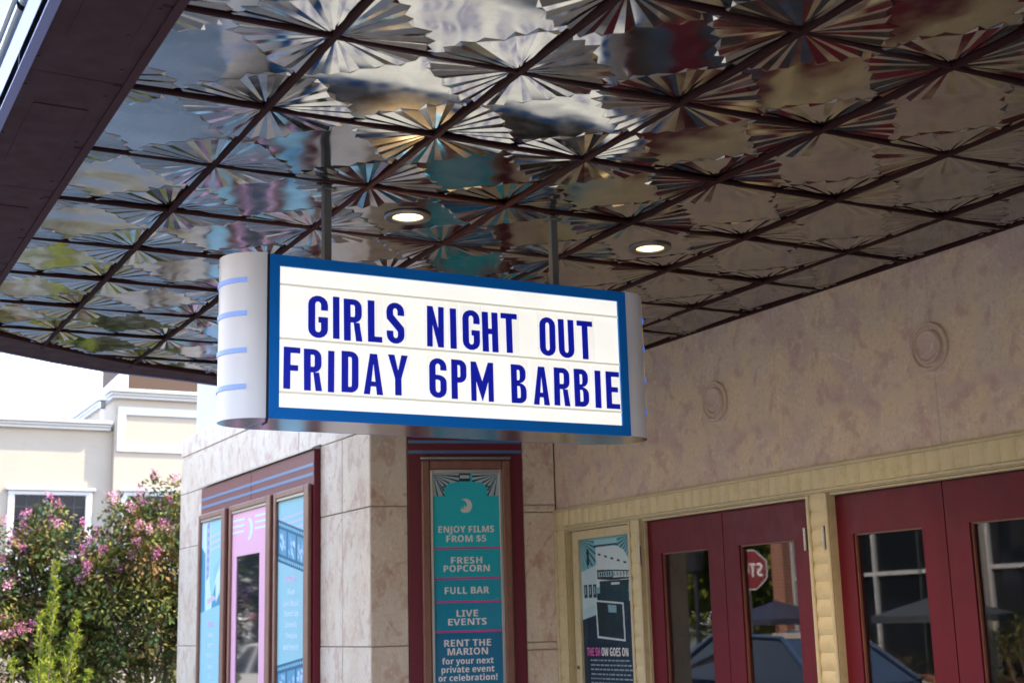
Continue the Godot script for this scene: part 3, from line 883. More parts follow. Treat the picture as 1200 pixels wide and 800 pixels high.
func build_canopy() -> void:
	var C := thing("entrance_canopy", "canopy over the cinema entrance with mirrored pressed tin ceiling and dark rim", "canopy", Vector3(2.3, 3.26, MID))
	var shapes := []
	var meshes := []
	for k in 6:
		shapes.append(tile_faces(k))
		var whole := MB.new()
		for f in shapes[k]: whole.tri(f[0], f[2], f[1])
		meshes.append(whole.mesh())
	var rim := far_edge()
	for i in 7:
		for j in range(-6, 10):
			var x := X0 + (i + 0.5) * TILE
			var z := Z0 - (j + 0.5) * TILE
			var t := Transform3D(Basis.from_euler(Vector3(deg_to_rad(rng.randf_range(-0.9, 0.9)), PI / 2 * rng.randi_range(0, 3), deg_to_rad(rng.randf_range(-0.9, 0.9)))), Vector3(x, CEIL, z))
			var kind := rng.randi_range(0, 5)
			var faces: Array = shapes[kind]
			# the part of the tile that lies over the opening, with a little tucked behind the rim
			var planes := []
			for s in 2:
				for k in rim.size() - 1:
					var a: Vector2 = rim[k]
					var b: Vector2 = rim[k + 1]
					if s == 1:
						a.y = 2 * MID - a.y
						b.y = 2 * MID - b.y
					var nn := Vector2(-(b - a).y, (b - a).x).normalized()
					if (Vector2(2.5, MID) - a).dot(nn) < 0: nn = -nn
					planes.append([nn, nn.dot(a) - 0.12])
			planes.append([Vector2(1, 0), 0.80])
			planes.append([Vector2(-1, 0), -4.80])
			var cut := false
			var gone := false
			for pl in planes:
				var inside := 0
				for c in [Vector2(-1, -1), Vector2(1, -1), Vector2(1, 1), Vector2(-1, 1)]:
					if (pl[0] as Vector2).dot(Vector2(x, z) + c * TILE / 2) >= pl[1]: inside += 1
				if inside == 0: gone = true
				if inside < 4: cut = true
			if gone: continue
			if not cut:
				add(C, "ceiling_tile", meshes[kind], M.tin, t)
				continue
			var b2 := MB.new()
			for f in faces:
				var poly := [t * (f[0] as Vector3), t * (f[2] as Vector3), t * (f[1] as Vector3)]
				for pl in planes:
					var nxt := []
					for k in poly.size():
						var p: Vector3 = poly[k]
						var q: Vector3 = poly[(k + 1) % poly.size()]
						var dp: float = (pl[0] as Vector2).dot(Vector2(p.x, p.z)) - pl[1]
						var dq: float = (pl[0] as Vector2).dot(Vector2(q.x, q.z)) - pl[1]
						if dp >= 0: nxt.append(p)
						if (dp > 0) != (dq > 0) and absf(dp - dq) > 1e-9: nxt.append(p.lerp(q, dp / (dp - dq)))
					poly = nxt
					if poly.size() < 3: break
				for k in range(1, poly.size() - 1):
					b2.tri(poly[0], poly[k], poly[k + 1])
			if b2.n:
				add(C, "ceiling_tile", b2.mesh(), M.tin)
	# dark bars between the tiles
	for i in range(1, 7):
		var x := X0 + i * TILE
		var z := far_z(x) - 0.1
		piece(C, "grid_bar", Vector3(x - 0.0115, CEIL - 0.0125, z), Vector3(x + 0.0115, CEIL + 0.004, 2 * MID - z), M.bar, Transform3D(), 0.003)
	for j in range(-6, 10):
		var z := Z0 - j * TILE
		var x := left_x(z)
		if x > 4: continue
		piece(C, "grid_bar", Vector3(x - 0.06, CEIL - 0.011, z - 0.010), Vector3(4.775, CEIL + 0.003, z + 0.010), M.bar, Transform3D(), 0.003)
	piece(C, "wall_angle", Vector3(DOORX - 0.018, CEIL - 0.012, -8.1), Vector3(DOORX - 0.002, CEIL + 0.006, -1.08), M.bar)
	var R := frame_return()
	piece(C, "wall_angle", Vector3(-0.02, CEIL - 0.012, 0.003), Vector3(1.27, CEIL + 0.006, 0.022), M.bar, R)
	# rim: soffit panels, trim along the tiles, fascia with two glass tubes
	var inner := both_ends(rim)
	var outer := both_ends(far_outer())
	var ys := CEIL - 0.010
	var sc := MB.new()
	sc.lathe([Vector2(0, -0.003), Vector2(0.006, -0.003), Vector2(0.007, 0)], 8)
	var screw_mesh := sc.mesh()
	for k in inner.size() - 1:
		var a: Vector2 = inner[k]
		var b: Vector2 = inner[k + 1]
		var c: Vector2 = outer[k + 1]
		var d: Vector2 = outer[k]
		var straight := a.x < 0.9 and b.x < 0.9
		var g0 := 0.002 if straight else 0.0
		var A := Vector3(a.x, ys, a.y + g0); var B := Vector3(b.x, ys, b.y - g0); var Cc := Vector3(c.x, ys, c.y - g0); var Dd := Vector3(d.x, ys, d.y + g0)
		var up := Vector3(0, 0.05, 0)
		var m := MB.new()
		m.quad(A, B, Cc, Dd)
		m.quad(A + up, B + up, B, A)
		m.quad(A, Dd, Dd + up, A + up)
		m.quad(B, B + up, Cc + up, Cc)
		m.quad(A + up, Dd + up, Cc + up, B + up)
		m.quad(Dd, Cc, Cc + up, Dd + up)
		var sp := add(C, "soffit_panel", m.mesh(), M.soffit)
		if straight:
			for q in [[0.06, 0.1], [0.06, 0.9], [0.30, 0.1], [0.30, 0.9], [0.06, 0.5], [0.30, 0.5], [0.10, 0.33], [0.25, 0.70]]:
				add(sp, "screw", screw_mesh, M.screw, Transform3D(Basis(), Vector3(0.885 - q[0], ys, lerpf(a.y, b.y, q[1]))))
			piece(sp, "access_panel", Vector3(0.63, ys - 0.003, lerpf(a.y, b.y, 0.25)), Vector3(0.80, ys + 0.001, lerpf(a.y, b.y, 0.78)), M.soffit, Transform3D(), 0.001)
	var e2 := MB.new()
	wall_along(e2, inner, -0.03, -0.002, ys - 0.006, ys - 0.0005)
	add(C, "soffit_trim", e2.mesh(), M.soffit2)
	for q in [["fascia_band", 0.0, 0.03, ys - 0.005, 3.425, M.fascia], ["fascia_channel", 0.035, 0.06, 3.425, 3.60, M.channel], ["fascia_band", 0.0, 0.05, 3.60, 3.72, M.fascia], ["fascia_panel", 0.02, 0.06, 3.72, 4.22, M.fascia_red]]:
		var fb := MB.new()
		wall_along(fb, outer, q[1], q[2], q[3], q[4])
		add(C, q[0], fb.mesh(), q[5])
	for y in [3.475, 3.55]:
		for k in outer.size() - 1:
			var a: Vector2 = outer[k]
			var b: Vector2 = outer[k + 1]
			var n2 := Vector2((b - a).y, -(b - a).x).normalized()
			if n2.dot(Vector2(3, MID) - a) > 0: n2 = -n2
			a = a.lerp(b, 0.015) - n2 * 0.008
			b = b.lerp(outer[k], 0.015) - n2 * 0.008
			var tb := MB.new()
			tb.tube([Vector3(a.x, y, a.y), Vector3(b.x, y, b.y)], 0.021, 0.021, 12)
			var gt := add(C, "glass_tube", tb.mesh(), M.tube)
			var cl := MB.new()
			cl.box(Vector3(a.x - 0.014, y - 0.026, a.y + 0.25), Vector3(a.x + 0.024, y + 0.026, a.y + 0.265))
			add(gt, "clip", cl.mesh(), M.channel)
	var roof := MB.new(Transform3D(Basis(Vector3(1, 0, 0), Vector3(0, 0, 1), Vector3(0, -1, 0)), Vector3.ZERO))
	var op := PackedVector2Array()
	for p in outer: op.append(p)
	roof.prism(op, -4.22, -4.16)
	add(C, "roof_deck", roof.mesh(), M.soffit2)
	# recessed lamps in two of the tiles
	var k2 := 0
	for x in [2.238, 3.458]:
		for z in [-4.944]:
			var L := thing("downlight", ["lit round recessed ceiling lamp above the middle of the hanging sign", "lit round recessed ceiling lamp to the right of the hanging sign"][k2], "lamp", Vector3(x, CEIL, z), "recessed lamps in the tin ceiling")
			var b := MB.new()
			b.lathe([Vector2(0.098, -0.002), Vector2(0.098, -0.009), Vector2(0.092, -0.012), Vector2(0.066, -0.010), Vector2(0.062, 0.004)], 40, Transform3D(Basis(), Vector3(x, CEIL, z)))
			add(L, "trim_ring", b.mesh(), M.dark_steel)
			var l := MB.new()
			l.lathe([Vector2(0.0, -0.004), Vector2(0.062, -0.004), Vector2(0.062, 0.001)], 32, Transform3D(Basis(), Vector3(x, CEIL, z)))
			add(L, "lens", l.mesh(), M.lens)
			var s := SpotLight3D.new()
			s.name = "lamp_beam"
			s.position = Vector3(0, -0.016, 0)
			s.rotation.x = -PI / 2
			s.spot_angle = 55
			s.spot_range = 12
			s.spot_attenuation = 2.0
			s.light_energy = 2.2
			s.light_size = 0.004
			s.light_color = Color(1.0, 0.84, 0.6)
			s.shadow_enabled = true
			L.add_child(s)
			k2 += 1


func wall_along(m: MB, line: Array, in0: float, in1: float, y0: float, y1: float) -> void:
	# a standing strip that follows a line in plan, from in0 to in1 inside it
	var a2 := []
	var b2 := []
	for k in line.size():
		var p: Vector2 = line[maxi(k - 1, 0)]
		var q: Vector2 = line[mini(k + 1, line.size() - 1)]
		var n := Vector2((q - p).y, -(q - p).x).normalized()
		if n.dot(Vector2(3, MID) - (line[k] as Vector2)) < 0: n = -n
		a2.append(line[k] + n * in0)
		b2.append(line[k] + n * in1)
	for k in line.size() - 1:
		var p0 := Vector3(a2[k].x, y0, a2[k].y); var p1 := Vector3(a2[k + 1].x, y0, a2[k + 1].y)
		var q0 := Vector3(b2[k].x, y0, b2[k].y); var q1 := Vector3(b2[k + 1].x, y0, b2[k + 1].y)
		var u := Vector3(0, y1 - y0, 0)
		m.quad(p0, p0 + u, p1 + u, p1)
		m.quad(q0, q1, q1 + u, q0 + u)
		m.quad(p0, p1, q1, q0)
		m.quad(p0 + u, q0 + u, q1 + u, p1 + u)


# ---------------------------------------------------------------- hanging letter sign
func build_sign() -> void:
	var x0 := 1.508
	var x1 := 3.046
	var y0 := 2.331
	var y1 := 2.932
	var zf := -4.55
	var zb := -4.83
	var zc := (zf + zb) / 2
	var S := thing("hanging_sign", "white lit letter board with blue frame and dark blue letters hanging from the ceiling", "sign", Vector3((x0 + x1) / 2, y0, zc))
	piece(S, "cabinet", Vector3(x0 + 0.002, y0 + 0.006, zb + 0.012), Vector3(x1 - 0.002, y1 - 0.004, zf - 0.012), M.sign_edge)
	piece(S, "bottom_pan", Vector3(x0 + 0.001, y0, zb + 0.004), Vector3(x1 - 0.001, y0 + 0.005, zf - 0.004), M.sign_edge, Transform3D(), 0.001)
	# rounded ends
	for s in [-1.0, 1.0]:
		var cx := x0 if s < 0 else x1
		var r := (zf - zb) / 2 - 0.006
		var rx := 0.137 if s < 0 else 0.15
		var m := MB.new()
		var n := 16
		for k in n:
			var a0 := PI * k / n
			var a1 := PI * (k + 1) / n
			var p := Vector3(cx + s * sin(a0) * rx, 0, zc + cos(a0) * r); var q := Vector3(cx + s * sin(a1) * rx, 0, zc + cos(a1) * r)
			var np := Vector3(s * sin(a0), 0, cos(a0)); var nq := Vector3(s * sin(a1), 0, cos(a1))
			var lo := Vector3(0, y0 + 0.001, 0)
			var hi := Vector3(0, y1 + 0.006, 0)
			if s > 0:
				m.stri(p + lo, p + hi, q + hi, np, np, nq)
				m.stri(p + lo, q + hi, q + lo, np, nq, nq)
			else:
				m.stri(p + lo, q + hi, p + hi, np, nq, np)
				m.stri(p + lo, q + lo, q + hi, np, nq, nq)
			m.tri(Vector3(cx, y1 + 0.006, zc), p + hi, q + hi)
		var cap := add(S, "end_cap", m.mesh(), M.sign_white)
		var pan := MB.new()
		for k in n:
			var a0 := PI * k / n
			var a1 := PI * (k + 1) / n
			pan.tri(Vector3(cx, y0 + 0.001, zc), Vector3(cx + s * sin(a0) * (rx - 0.001), y0 + 0.001, zc + cos(a0) * (r - 0.001)), Vector3(cx + s * sin(a1) * (rx - 0.001), y0 + 0.001, zc + cos(a1) * (r - 0.001)))
		add(cap, "bottom_plate", pan.mesh(), M.sign_edge)
		for y in [2.835, 2.712, 2.577, 2.446]:
			var w := MB.new()
			for k in n * 2:
				var a0 := lerpf(0.55, PI - 0.55, k / (n * 2.0)) if s < 0 else lerpf(0.84, PI - 0.84, k / (n * 2.0))
				var a1 := lerpf(0.55, PI - 0.55, (k + 1) / (n * 2.0)) if s < 0 else lerpf(0.84, PI - 0.84, (k + 1) / (n * 2.0))
				var g := 0.004
				var p := Vector3(cx + s * sin(a0) * (rx + g), y - 0.0085, zc + cos(a0) * (r + g)); var q := Vector3(cx + s * sin(a1) * (rx + g), y - 0.0085, zc + cos(a1) * (r + g))
				var u := Vector3(0, 0.017, 0)
				w.quad(p, p + u, q + u, q)
				var pi := Vector3(cx + s * sin(a0) * (rx - 0.002), y - 0.0085, zc + cos(a0) * (r - 0.002)); var qi := Vector3(cx + s * sin(a1) * (rx - 0.002), y - 0.0085, zc + cos(a1) * (r - 0.002))
				w.quad(p, q, qi, pi)
				w.quad(p + u, pi + u, qi + u, q + u)
			add(cap, "light_strip", w.mesh(), M.strip)
		piece(S, "joint_cover", Vector3(cx - 0.004, y0 - 0.001, zf - 0.008), Vector3(cx + 0.004, y1 + 0.002, zf - 0.001), M.black if s < 0 else M.sign_white)
	# faces and mitred blue frame, front and back
	for s in [1.0, -1.0]:
		var F := Transform3D(Basis(), Vector3(0, 0, zf)) if s > 0 else Transform3D(Basis(Vector3(-1, 0, 0), Vector3.UP, Vector3(0, 0, -1)), Vector3(x0 + x1, 0, zb))
		piece(S, "sign_face", Vector3(x0 + 0.03, y0 + 0.03, -0.011), Vector3(x1 - 0.03, y1 - 0.03, -0.006), M.face, F)
		var w := 0.041
		var o := [Vector2(x0 + 0.004, y0), Vector2(x1 - 0.004, y0), Vector2(x1 - 0.004, y1), Vector2(x0 + 0.004, y1)]
		var i := [Vector2(x0 + w, y0 + w), Vector2(x1 - w, y0 + w), Vector2(x1 - w, y1 - w), Vector2(x0 + w, y1 - w)]
		for k in 4:
			var e := (k + 1) % 4
			var g: Vector2 = (o[e] - o[k]).normalized() * 0.0006
			var m := MB.new(F)
			m.prism(PackedVector2Array([o[k] + g, o[e] - g, i[e] - g, i[k] + g]), -0.012, 0.004)
			add(S, "frame_bar", m.mesh(), M.sign_blue)
		for y in [2.822, 2.622, 2.426]:
			var rl := MB.new(F)
			rl.box(Vector3(x0 + w, y - 0.0025, -0.006), Vector3(x1 - w, y - 0.0005, -0.0015), 0.0)
			rl.box(Vector3(x0 + w, y - 0.0004, -0.0022), Vector3(x1 - w, y + 0.006, -0.0012), 0.0)
			add(S, "letter_rail", rl.mesh(), M.rail)
	# changeable letters, each on a clear panel held by the rails
	var rows := [
		[2.635, 2.793, [["G", 1.658, 1.734], ["I", 1.754, 1.779], ["R", 1.797, 1.868], ["L", 1.892, 1.949], ["S", 1.968, 2.040], ["N", 2.134, 2.204], ["I", 2.233, 2.259], ["G", 2.286, 2.360], ["H", 2.372, 2.441], ["T", 2.455, 2.527], ["O", 2.628, 2.700], ["U", 2.716, 2.788], ["T", 2.804, 2.877]]],
		[2.439, 2.592, [["F", 1.565, 1.627], ["R", 1.643, 1.710], ["I", 1.734, 1.758], ["D", 1.787, 1.853], ["A", 1.874, 1.951], ["Y", 1.973, 2.053], ["6", 2.141, 2.213], ["P", 2.234, 2.298], ["M", 2.318, 2.415], ["B", 2.494, 2.561], ["A", 2.593, 2.665], ["R", 2.687, 2.758], ["B", 2.782, 2.849], ["I", 2.879, 2.906], ["E", 2.932, 2.996]]]]
	for row in rows:
		for l in row[2]:
			var h: float = row[1] - row[0]
			var w: float = (l[2] - l[1]) / h
			var tilt := rng.randf_range(-0.011, 0.011)
			var m := MB.new(Transform3D(Basis(Vector3(h, h * tilt, 0), Vector3(-h * tilt, h, 0), Vector3(0, 0, 1)), Vector3(l[1], row[0] + rng.randf_range(-0.002, 0.002), zf)))
			for poly in glyph(l[0], w): m.prism(poly, -0.0005, 0.002)
			var lt := add(S, "letter", m.mesh(), M.letter)
			var p := MB.new()
			p.quad(Vector3(l[1] - 0.009, row[1] + 0.026, zf - 0.0025), Vector3(minf(l[2] + 0.009, x1 - 0.043), row[1] + 0.026, zf - 0.0025), Vector3(minf(l[2] + 0.009, x1 - 0.043), row[0] - 0.010, zf - 0.0025), Vector3(l[1] - 0.009, row[0] - 0.010, zf - 0.0025))
			add(lt, "letter_panel", p.mesh(), M.carrier)
	# rods to the ceiling, screws, the small hook below the left corner
	for x in [1.7815, 2.788]:
		var m := MB.new()
		m.box(Vector3(x - 0.0155, y1, zc - 0.0155), Vector3(x + 0.0155, CEIL - 0.004, zc + 0.0155), 0.002)
		var rod := add(S, "hanging_rod", m.mesh(), M.pole)
		piece(rod, "ceiling_plate", Vector3(x - 0.03, CEIL - 0.026, zc - 0.03), Vector3(x + 0.03, CEIL - 0.020, zc + 0.03), M.pole)
	var k := MB.new()
	k.tube([Vector3(x0, y0 + 0.004, zf - 0.01), Vector3(x0, y0 - 0.012, zf - 0.012), Vector3(x0 + 0.002, y0 - 0.014, zf - 0.06)], 0.006, 0.004, 8)
	add(S, "latch", k.mesh(), M.black)
	for s in [1.0, -1.0]:
		var al := AreaLight3D.new()
		al.name = "face_light"
		al.area_size = Vector2(x1 - x0 - 0.1, y1 - y0 - 0.1)
		al.position = Vector3(0, (y1 - y0) / 2, s * ((zf - zb) / 2 + 0.012))
		al.rotation.y = 0.0 if s < 0 else PI
		al.light_energy = 0.05
		al.light_color = Color(1.0, 0.98, 0.92)
		al.shadow_enabled = true
		S.add_child(al)


# ---------------------------------------------------------------- poster cases
func build_cases() -> void:
	# the tall teal poster on the splayed wall
	var R := frame_return()
	var P := thing("poster_case", "tall brown framed case with teal cinema events poster on the splayed wall", "poster case", R * Vector3(0.65, 0.45, 0.012))
	for q in [[0.345, 0.402, 0.5, 2.70], [0.903, 0.960, 0.5, 2.70]]:
		piece(P, "case_frame", Vector3(q[0], q[2], 0.012), Vector3(q[1], q[3], 0.055), M.wood, R, 0.008)
	piece(P, "case_frame", Vector3(0.402, 2.638, 0.012), Vector3(0.903, 2.70, 0.0545), M.wood, R, 0.008)
	piece(P, "case_frame", Vector3(0.402, 0.5, 0.012), Vector3(0.903, 0.56, 0.0545), M.wood, R, 0.008)
	piece(P, "rain_cover", Vector3(0.34, 2.702, 0.012), Vector3(0.966, 2.728, 0.06), M.dark_steel, R, 0.008)
	for q in [[0.402, 0.424, 0.56, 2.638], [0.881, 0.903, 0.56, 2.638], [0.424, 0.881, 2.612, 2.638], [0.424, 0.881, 0.56, 0.58]]:
		piece(P, "inner_frame", Vector3(q[0], q[2], 0.012), Vector3(q[1], q[3], 0.042), M.steel, R, 0.003)
	var u0 := 0.424
	var u1 := 0.881
	var yt := 2.612
	var yb := 0.58
	var im := pic(280, 1240, Color(0.012, 0.40, 0.45))
	var H := yt - yb
	var cuts := [[2.612, Color(0.016, 0.48, 0.54)], [2.105, Color(0.013, 0.41, 0.50)], [1.902, Color(0.011, 0.34, 0.45)], [1.749, Color(0.010, 0.27, 0.40)], [1.553, Color(0.008, 0.17, 0.31)]]
	for k in cuts.size():
		ink_box(im, 0, (yt - cuts[k][0]) / H, 1, 1, cuts[k][1])
		if k > 0: ink_box(im, 0.0, (yt - cuts[k][0]) / H - 0.0035, 1, (yt - cuts[k][0]) / H + 0.0035, Color(0.62, 0.05, 0.26))
	# stepped rays in the two upper corners
	for s in [0, 1]:
		var fx2 := func(x: float) -> float: return x if s == 0 else 1.0 - x
		var grey := Color(0.40, 0.50, 0.50)
		ink(im, [[fx2.call(0.0), 0.0], [fx2.call(0.4), 0.0], [fx2.call(0.4), 0.026], [fx2.call(0.25), 0.032], [fx2.call(0.17), 0.048], [fx2.call(0.17), 0.075], [fx2.call(0.0), 0.075]], grey)
		for e in [[0.4, 0.010], [0.4, 0.026], [0.25, 0.032], [0.20, 0.042], [0.17, 0.058], [0.17, 0.075], [0.07, 0.075]]:
			var d := Vector2(e[0], e[1])
			var side := Vector2(-d.y * 3.5, d.x / 3.5).normalized() * 0.006
			ink(im, [[fx2.call(0.01), 0.003], [fx2.call(d.x - side.x * 2.0), d.y - side.y * 0.6], [fx2.call(d.x + side.x * 2.0), d.y + side.y * 0.6]], Color(0.01, 0.035, 0.05))
		ink_box(im, fx2.call(0.17) - 0.02, 0.042, fx2.call(0.17) + 0.03, 0.047, Color(0.01, 0.035, 0.05))
	ink_box(im, 0.4, 0.0, 0.57, 0.027, Color(0.01, 0.035, 0.05))
	ink_box(im, 0.415, 0.006, 0.56, 0.018, Color(0.42, 0.50, 0.50))
	# moon with a letter M
	var moon := []
	for k in 25:
		var a := deg_to_rad(-125 + 250.0 * k / 24)
		moon.append([0.485 + cos(a) * 0.105, 0.108 + sin(a) * 0.105 * 280 / 1240.0])
	for k in 19:
		var a := deg_to_rad(100 - 200.0 * k / 18)
		moon.append([0.425 + cos(a) * 0.085, 0.105 + sin(a) * 0.075 * 280 / 1240.0])
	ink(im, moon, Color(0.62, 0.66, 0.63))
	ink(im, [[0.43, 0.128], [0.43, 0.110], [0.455, 0.122], [0.475, 0.104], [0.50, 0.116], [0.53, 0.100], [0.56, 0.128]], Color(0.62, 0.66, 0.63))
	var sh := sheet(P, "poster", im, u0, u1, yb, yt, 0.024, R, "teal poster with pink lines and white words")
	var Y := func(px: float) -> float: return 2.105 - (px - 642.5) * 0.00566
	var cx := 0.650
	for q in [["ENJOY FILMS", 619.8, 64.5, 7.6, true], ["FROM $5", 630.9, 46, 7.6, true], ["FRESH", 656.6, 36, 7.6, true], ["POPCORN", 666.2, 53, 7.6, true], ["FULL BAR", 692, 51, 7.8, true], ["LIVE", 718.8, 24.6, 7.6, true], ["EVENTS", 728.6, 44, 7.6, true], ["RENT THE", 753, 53.5, 7.8, true], ["MARION", 762.8, 46, 7.8, true], ["for your next", 773.6, 58.5, 7.0, true], ["private event", 783.2, 60, 7.0, true], ["or celebration!", 792.8, 67, 7.0, true]]:
		words(sh, "lettering", q[0], Vector2(cx - (q[1] - 620) * 0.00004, Y.call(q[1])), q[2] * 0.00595, q[3] * 0.00566, M.ink_white, R, 0.0246, q[4])
	var gl := MB.new(R)
	gl.quad(Vector3(u0, yt, 0.038), Vector3(u1, yt, 0.038), Vector3(u1, yb, 0.038), Vector3(u0, yb, 0.038))
	add(P, "glass", gl.mesh(), M.case_glass)
	# the show poster beside the doors, in a yellow case
	var D := frame_x(DOORX)
	var Q := thing("poster_case", "narrow yellow case with dark blue poster of an old cinema beside the doors", "poster case", D * Vector3(-7.55, 0.5, 0.0))
	piece(Q, "case_back", Vector3(-7.963, 0.0, -0.12), Vector3(-7.188, 2.199, -0.06), M.yellow, D)
	for q in [[-7.925, -7.855, 0.3, 2.195], [-7.225, -7.19, 0.3, 2.195], [-7.855, -7.225, 2.135, 2.195], [-7.855, -7.225, 0.3, 0.4]]:
		piece(Q, "case_frame", Vector3(q[0], q[2], -0.06), Vector3(q[1], q[3], -0.012 if q[3] - q[2] > 1 else -0.0125), M.yellow2, D, 0.004)
	var i2 := pic(250, 690, Color(0.010, 0.028, 0.050))
	paint_old_cinema(i2)
	var s2 := sheet(Q, "poster", i2, -7.855, -7.225, 0.4, 2.135, -0.035, D, "dark poster with a blue tinted photo of an old cinema")
	words(s2, "lettering", "THE SH", Vector2(-7.735, 1.402), 0.160, 0.052, M.ink_magenta, D, -0.0346)
	words(s2, "lettering", "OW GOES ON", Vector2(-7.478, 1.402), 0.315, 0.052, M.ink_white, D, -0.0346)
	var g2 := MB.new(D)
	g2.quad(Vector3(-7.856, 2.136, -0.02), Vector3(-7.224, 2.136, -0.02), Vector3(-7.224, 0.399, -0.02), Vector3(-7.856, 0.399, -0.02))
	add(Q, "glass", g2.mesh(), M.case_glass)
	var lk := MB.new(D)
	lk.lathe([Vector2(0, 0.01), Vector2(0.012, 0.01), Vector2(0.014, 0)], 14, facing(Vector3(-7.89, 1.30, -0.012)))
	add(Q, "lock", lk.mesh(), M.dark_steel)
	# three framed panels on the street side
	var A := frame_x(FACX)
	var labels := ["leftmost light blue poster panel with white tower picture on the street wall", "pink panel with a tall glass pane between two blue posters", "light blue poster panel with film strip next to the corner of the street wall"]
	var spans := [[-12.377, -11.548], [-11.423, -10.329], [-10.245, -9.451]]
	for k in 3:
		var a: float = spans[k][0]
		var c: float = spans[k][1]
		var B := thing(["poster_case", "glazed_panel", "poster_case"][k], labels[k], ["poster case", "panel", "poster case"][k], A * Vector3((a + c) / 2, 0.3, 0.05))
		var top := 2.648
		var w := 0.072
		for q in [[a, a + w * 0.75, 0.3, top], [c - w * 1.5, c, 0.3, top]]:
			piece(B, "case_frame", Vector3(q[0], q[2], 0.0535), Vector3(q[1], q[3], 0.085), M.wood, A, 0.006)
		piece(B, "case_frame", Vector3(a + w * 0.75, top - 0.05, 0.0535), Vector3(c - w * 1.5, top, 0.0845), M.wood, A, 0.006)
		piece(B, "case_frame", Vector3(a + w * 0.75, 0.3, 0.0535), Vector3(c - w * 1.5, 0.36, 0.0845), M.wood, A, 0.006)
		var p0 := a + w * 0.75
		var p1 := c - w * 1.5
		piece(B, "inner_frame", Vector3(p0, top - 0.072, 0.0535), Vector3(p1, top - 0.05, 0.078), M.steel, A, 0.002)
		var pt := top - 0.072
		if k == 1:
			var g0 := -11.246
			var g1 := -10.63
			for q in [[p0, g0, 0.36, pt], [g1, p1, 0.36, pt], [g0, g1, 2.212, pt]]:
				piece(B, "pink_sheet", Vector3(q[0], q[2], 0.0535), Vector3(q[1], q[3], 0.066 if q[3] == pt and q[2] < 1 else 0.0655), M.pink, A)
			for y in [2.505, 2.455, 2.405]:
				piece(B, "stripe", Vector3(p0 + 0.01, y, 0.066), Vector3(-11.03, y + 0.018, 0.0665), M.pale_blue, A)
				piece(B, "stripe", Vector3(-10.76, y, 0.066), Vector3(p1 - 0.01, y + 0.018, 0.0665), M.pale_blue, A)
			var mo := MB.new(A)
			var cres := PackedVector2Array()
			for m in 15:
				var an := deg_to_rad(-95 + 190.0 * m / 14)
				cres.append(Vector2(-10.92 + cos(an) * 0.11, 2.42 + sin(an) * 0.092))
			for m in 13:
				var an := deg_to_rad(85 - 170.0 * m / 12)
				cres.append(Vector2(-10.95 + cos(an) * 0.075, 2.42 + sin(an) * 0.075))
			mo.prism(cres, 0.0655, 0.0668)
			add(B, "moon_print", mo.mesh(), M.pale_blue)
			var gg := MB.new(A)
			gg.quad(Vector3(g0, 2.212, 0.058), Vector3(g1, 2.212, 0.058), Vector3(g1, 0.36, 0.058), Vector3(g0, 0.36, 0.058))
			add(B, "glass", gg.mesh(), M.dark_glass)
			continue
		var pm := pic(200, 680, Color(0.29, 0.51, 0.52))
		var hh := pt - 0.36
		if k == 0:
			ink_box(pm, 0, 0, 1, (pt - 1.80) / hh, Color(0.30, 0.53, 0.54))
			ink(pm, [[0, 0.0], [0.42, 0.0], [0.40, 0.25], [0.50, 0.32], [0.62, 0.26], [0.95, 0.12], [1, 0.14], [1, 0.24], [0.70, 0.33], [1, 0.33], [1, 0.335], [0, 0.366]], Color(0.52, 0.66, 0.74))
			ink(pm, [[0, 0.10], [0.18, 0.13], [0.2, 0.36], [0, 0.366]], Color(0.07, 0.25, 0.34))
			ink(pm, [[0.24, 0.015], [0.38, 0.0], [0.37, 0.22], [0.24, 0.24]], Color(0.24, 0.27, 0.46))
			for m in 6: ink_box(pm, 0.27, 0.03 + m * 0.034, 0.35, 0.048 + m * 0.034, Color(0.42, 0.42, 0.60))
			ink(pm, [[0.55, 0.30], [0.68, 0.25], [0.70, 0.33], [1, 0.27], [1, 0.335], [0.5, 0.352]], Color(0.08, 0.27, 0.36))
			for m in 5: ink(pm, [[0.60, 0.24 - m * 0.012], [1.0, 0.155 - m * 0.004], [1.0, 0.159 - m * 0.004], [0.6, 0.246 - m * 0.012]], Color(0.22, 0.45, 0.58))
			ink(pm, [[0.30, 0.315], [0.62, 0.30], [0.72, 0.315], [0.50, 0.325], [0.32, 0.335]], Color(0.56, 0.42, 0.56))
			ink(pm, [[0, 0.366], [1, 0.335], [1, 1], [0, 1]], Color(0.29, 0.51, 0.52))
			for m in 3: ink(pm, [[0.42, 0.062 + m * 0.026], [1, 0.05 + m * 0.026], [1, 0.058 + m * 0.026], [0.42, 0.070 + m * 0.026]], Color(0.56, 0.48, 0.64))
		else:
			for m in 3: ink(pm, [[0.0, 0.062 + m * 0.022], [1, 0.050 + m * 0.022], [1, 0.056 + m * 0.022], [0.0, 0.068 + m * 0.022]], Color(0.54, 0.46, 0.64))
			film_strip(pm, Vector2(0, (pt - 2.44) / hh), Vector2(1, (pt - 2.305) / hh), Vector2(1, (pt - 2.0) / hh), Vector2(0, (pt - 2.116) / hh), 5)
			film_strip(pm, Vector2(0, (pt - 1.33) / hh), Vector2(1, (pt - 1.40) / hh), Vector2(1, (pt - 1.08) / hh), Vector2(0, (pt - 1.01) / hh), 9)
		var ps := sheet(B, "poster", pm, p0, p1, 0.36, pt, 0.060, A)
		var mx := (p0 + p1) / 2
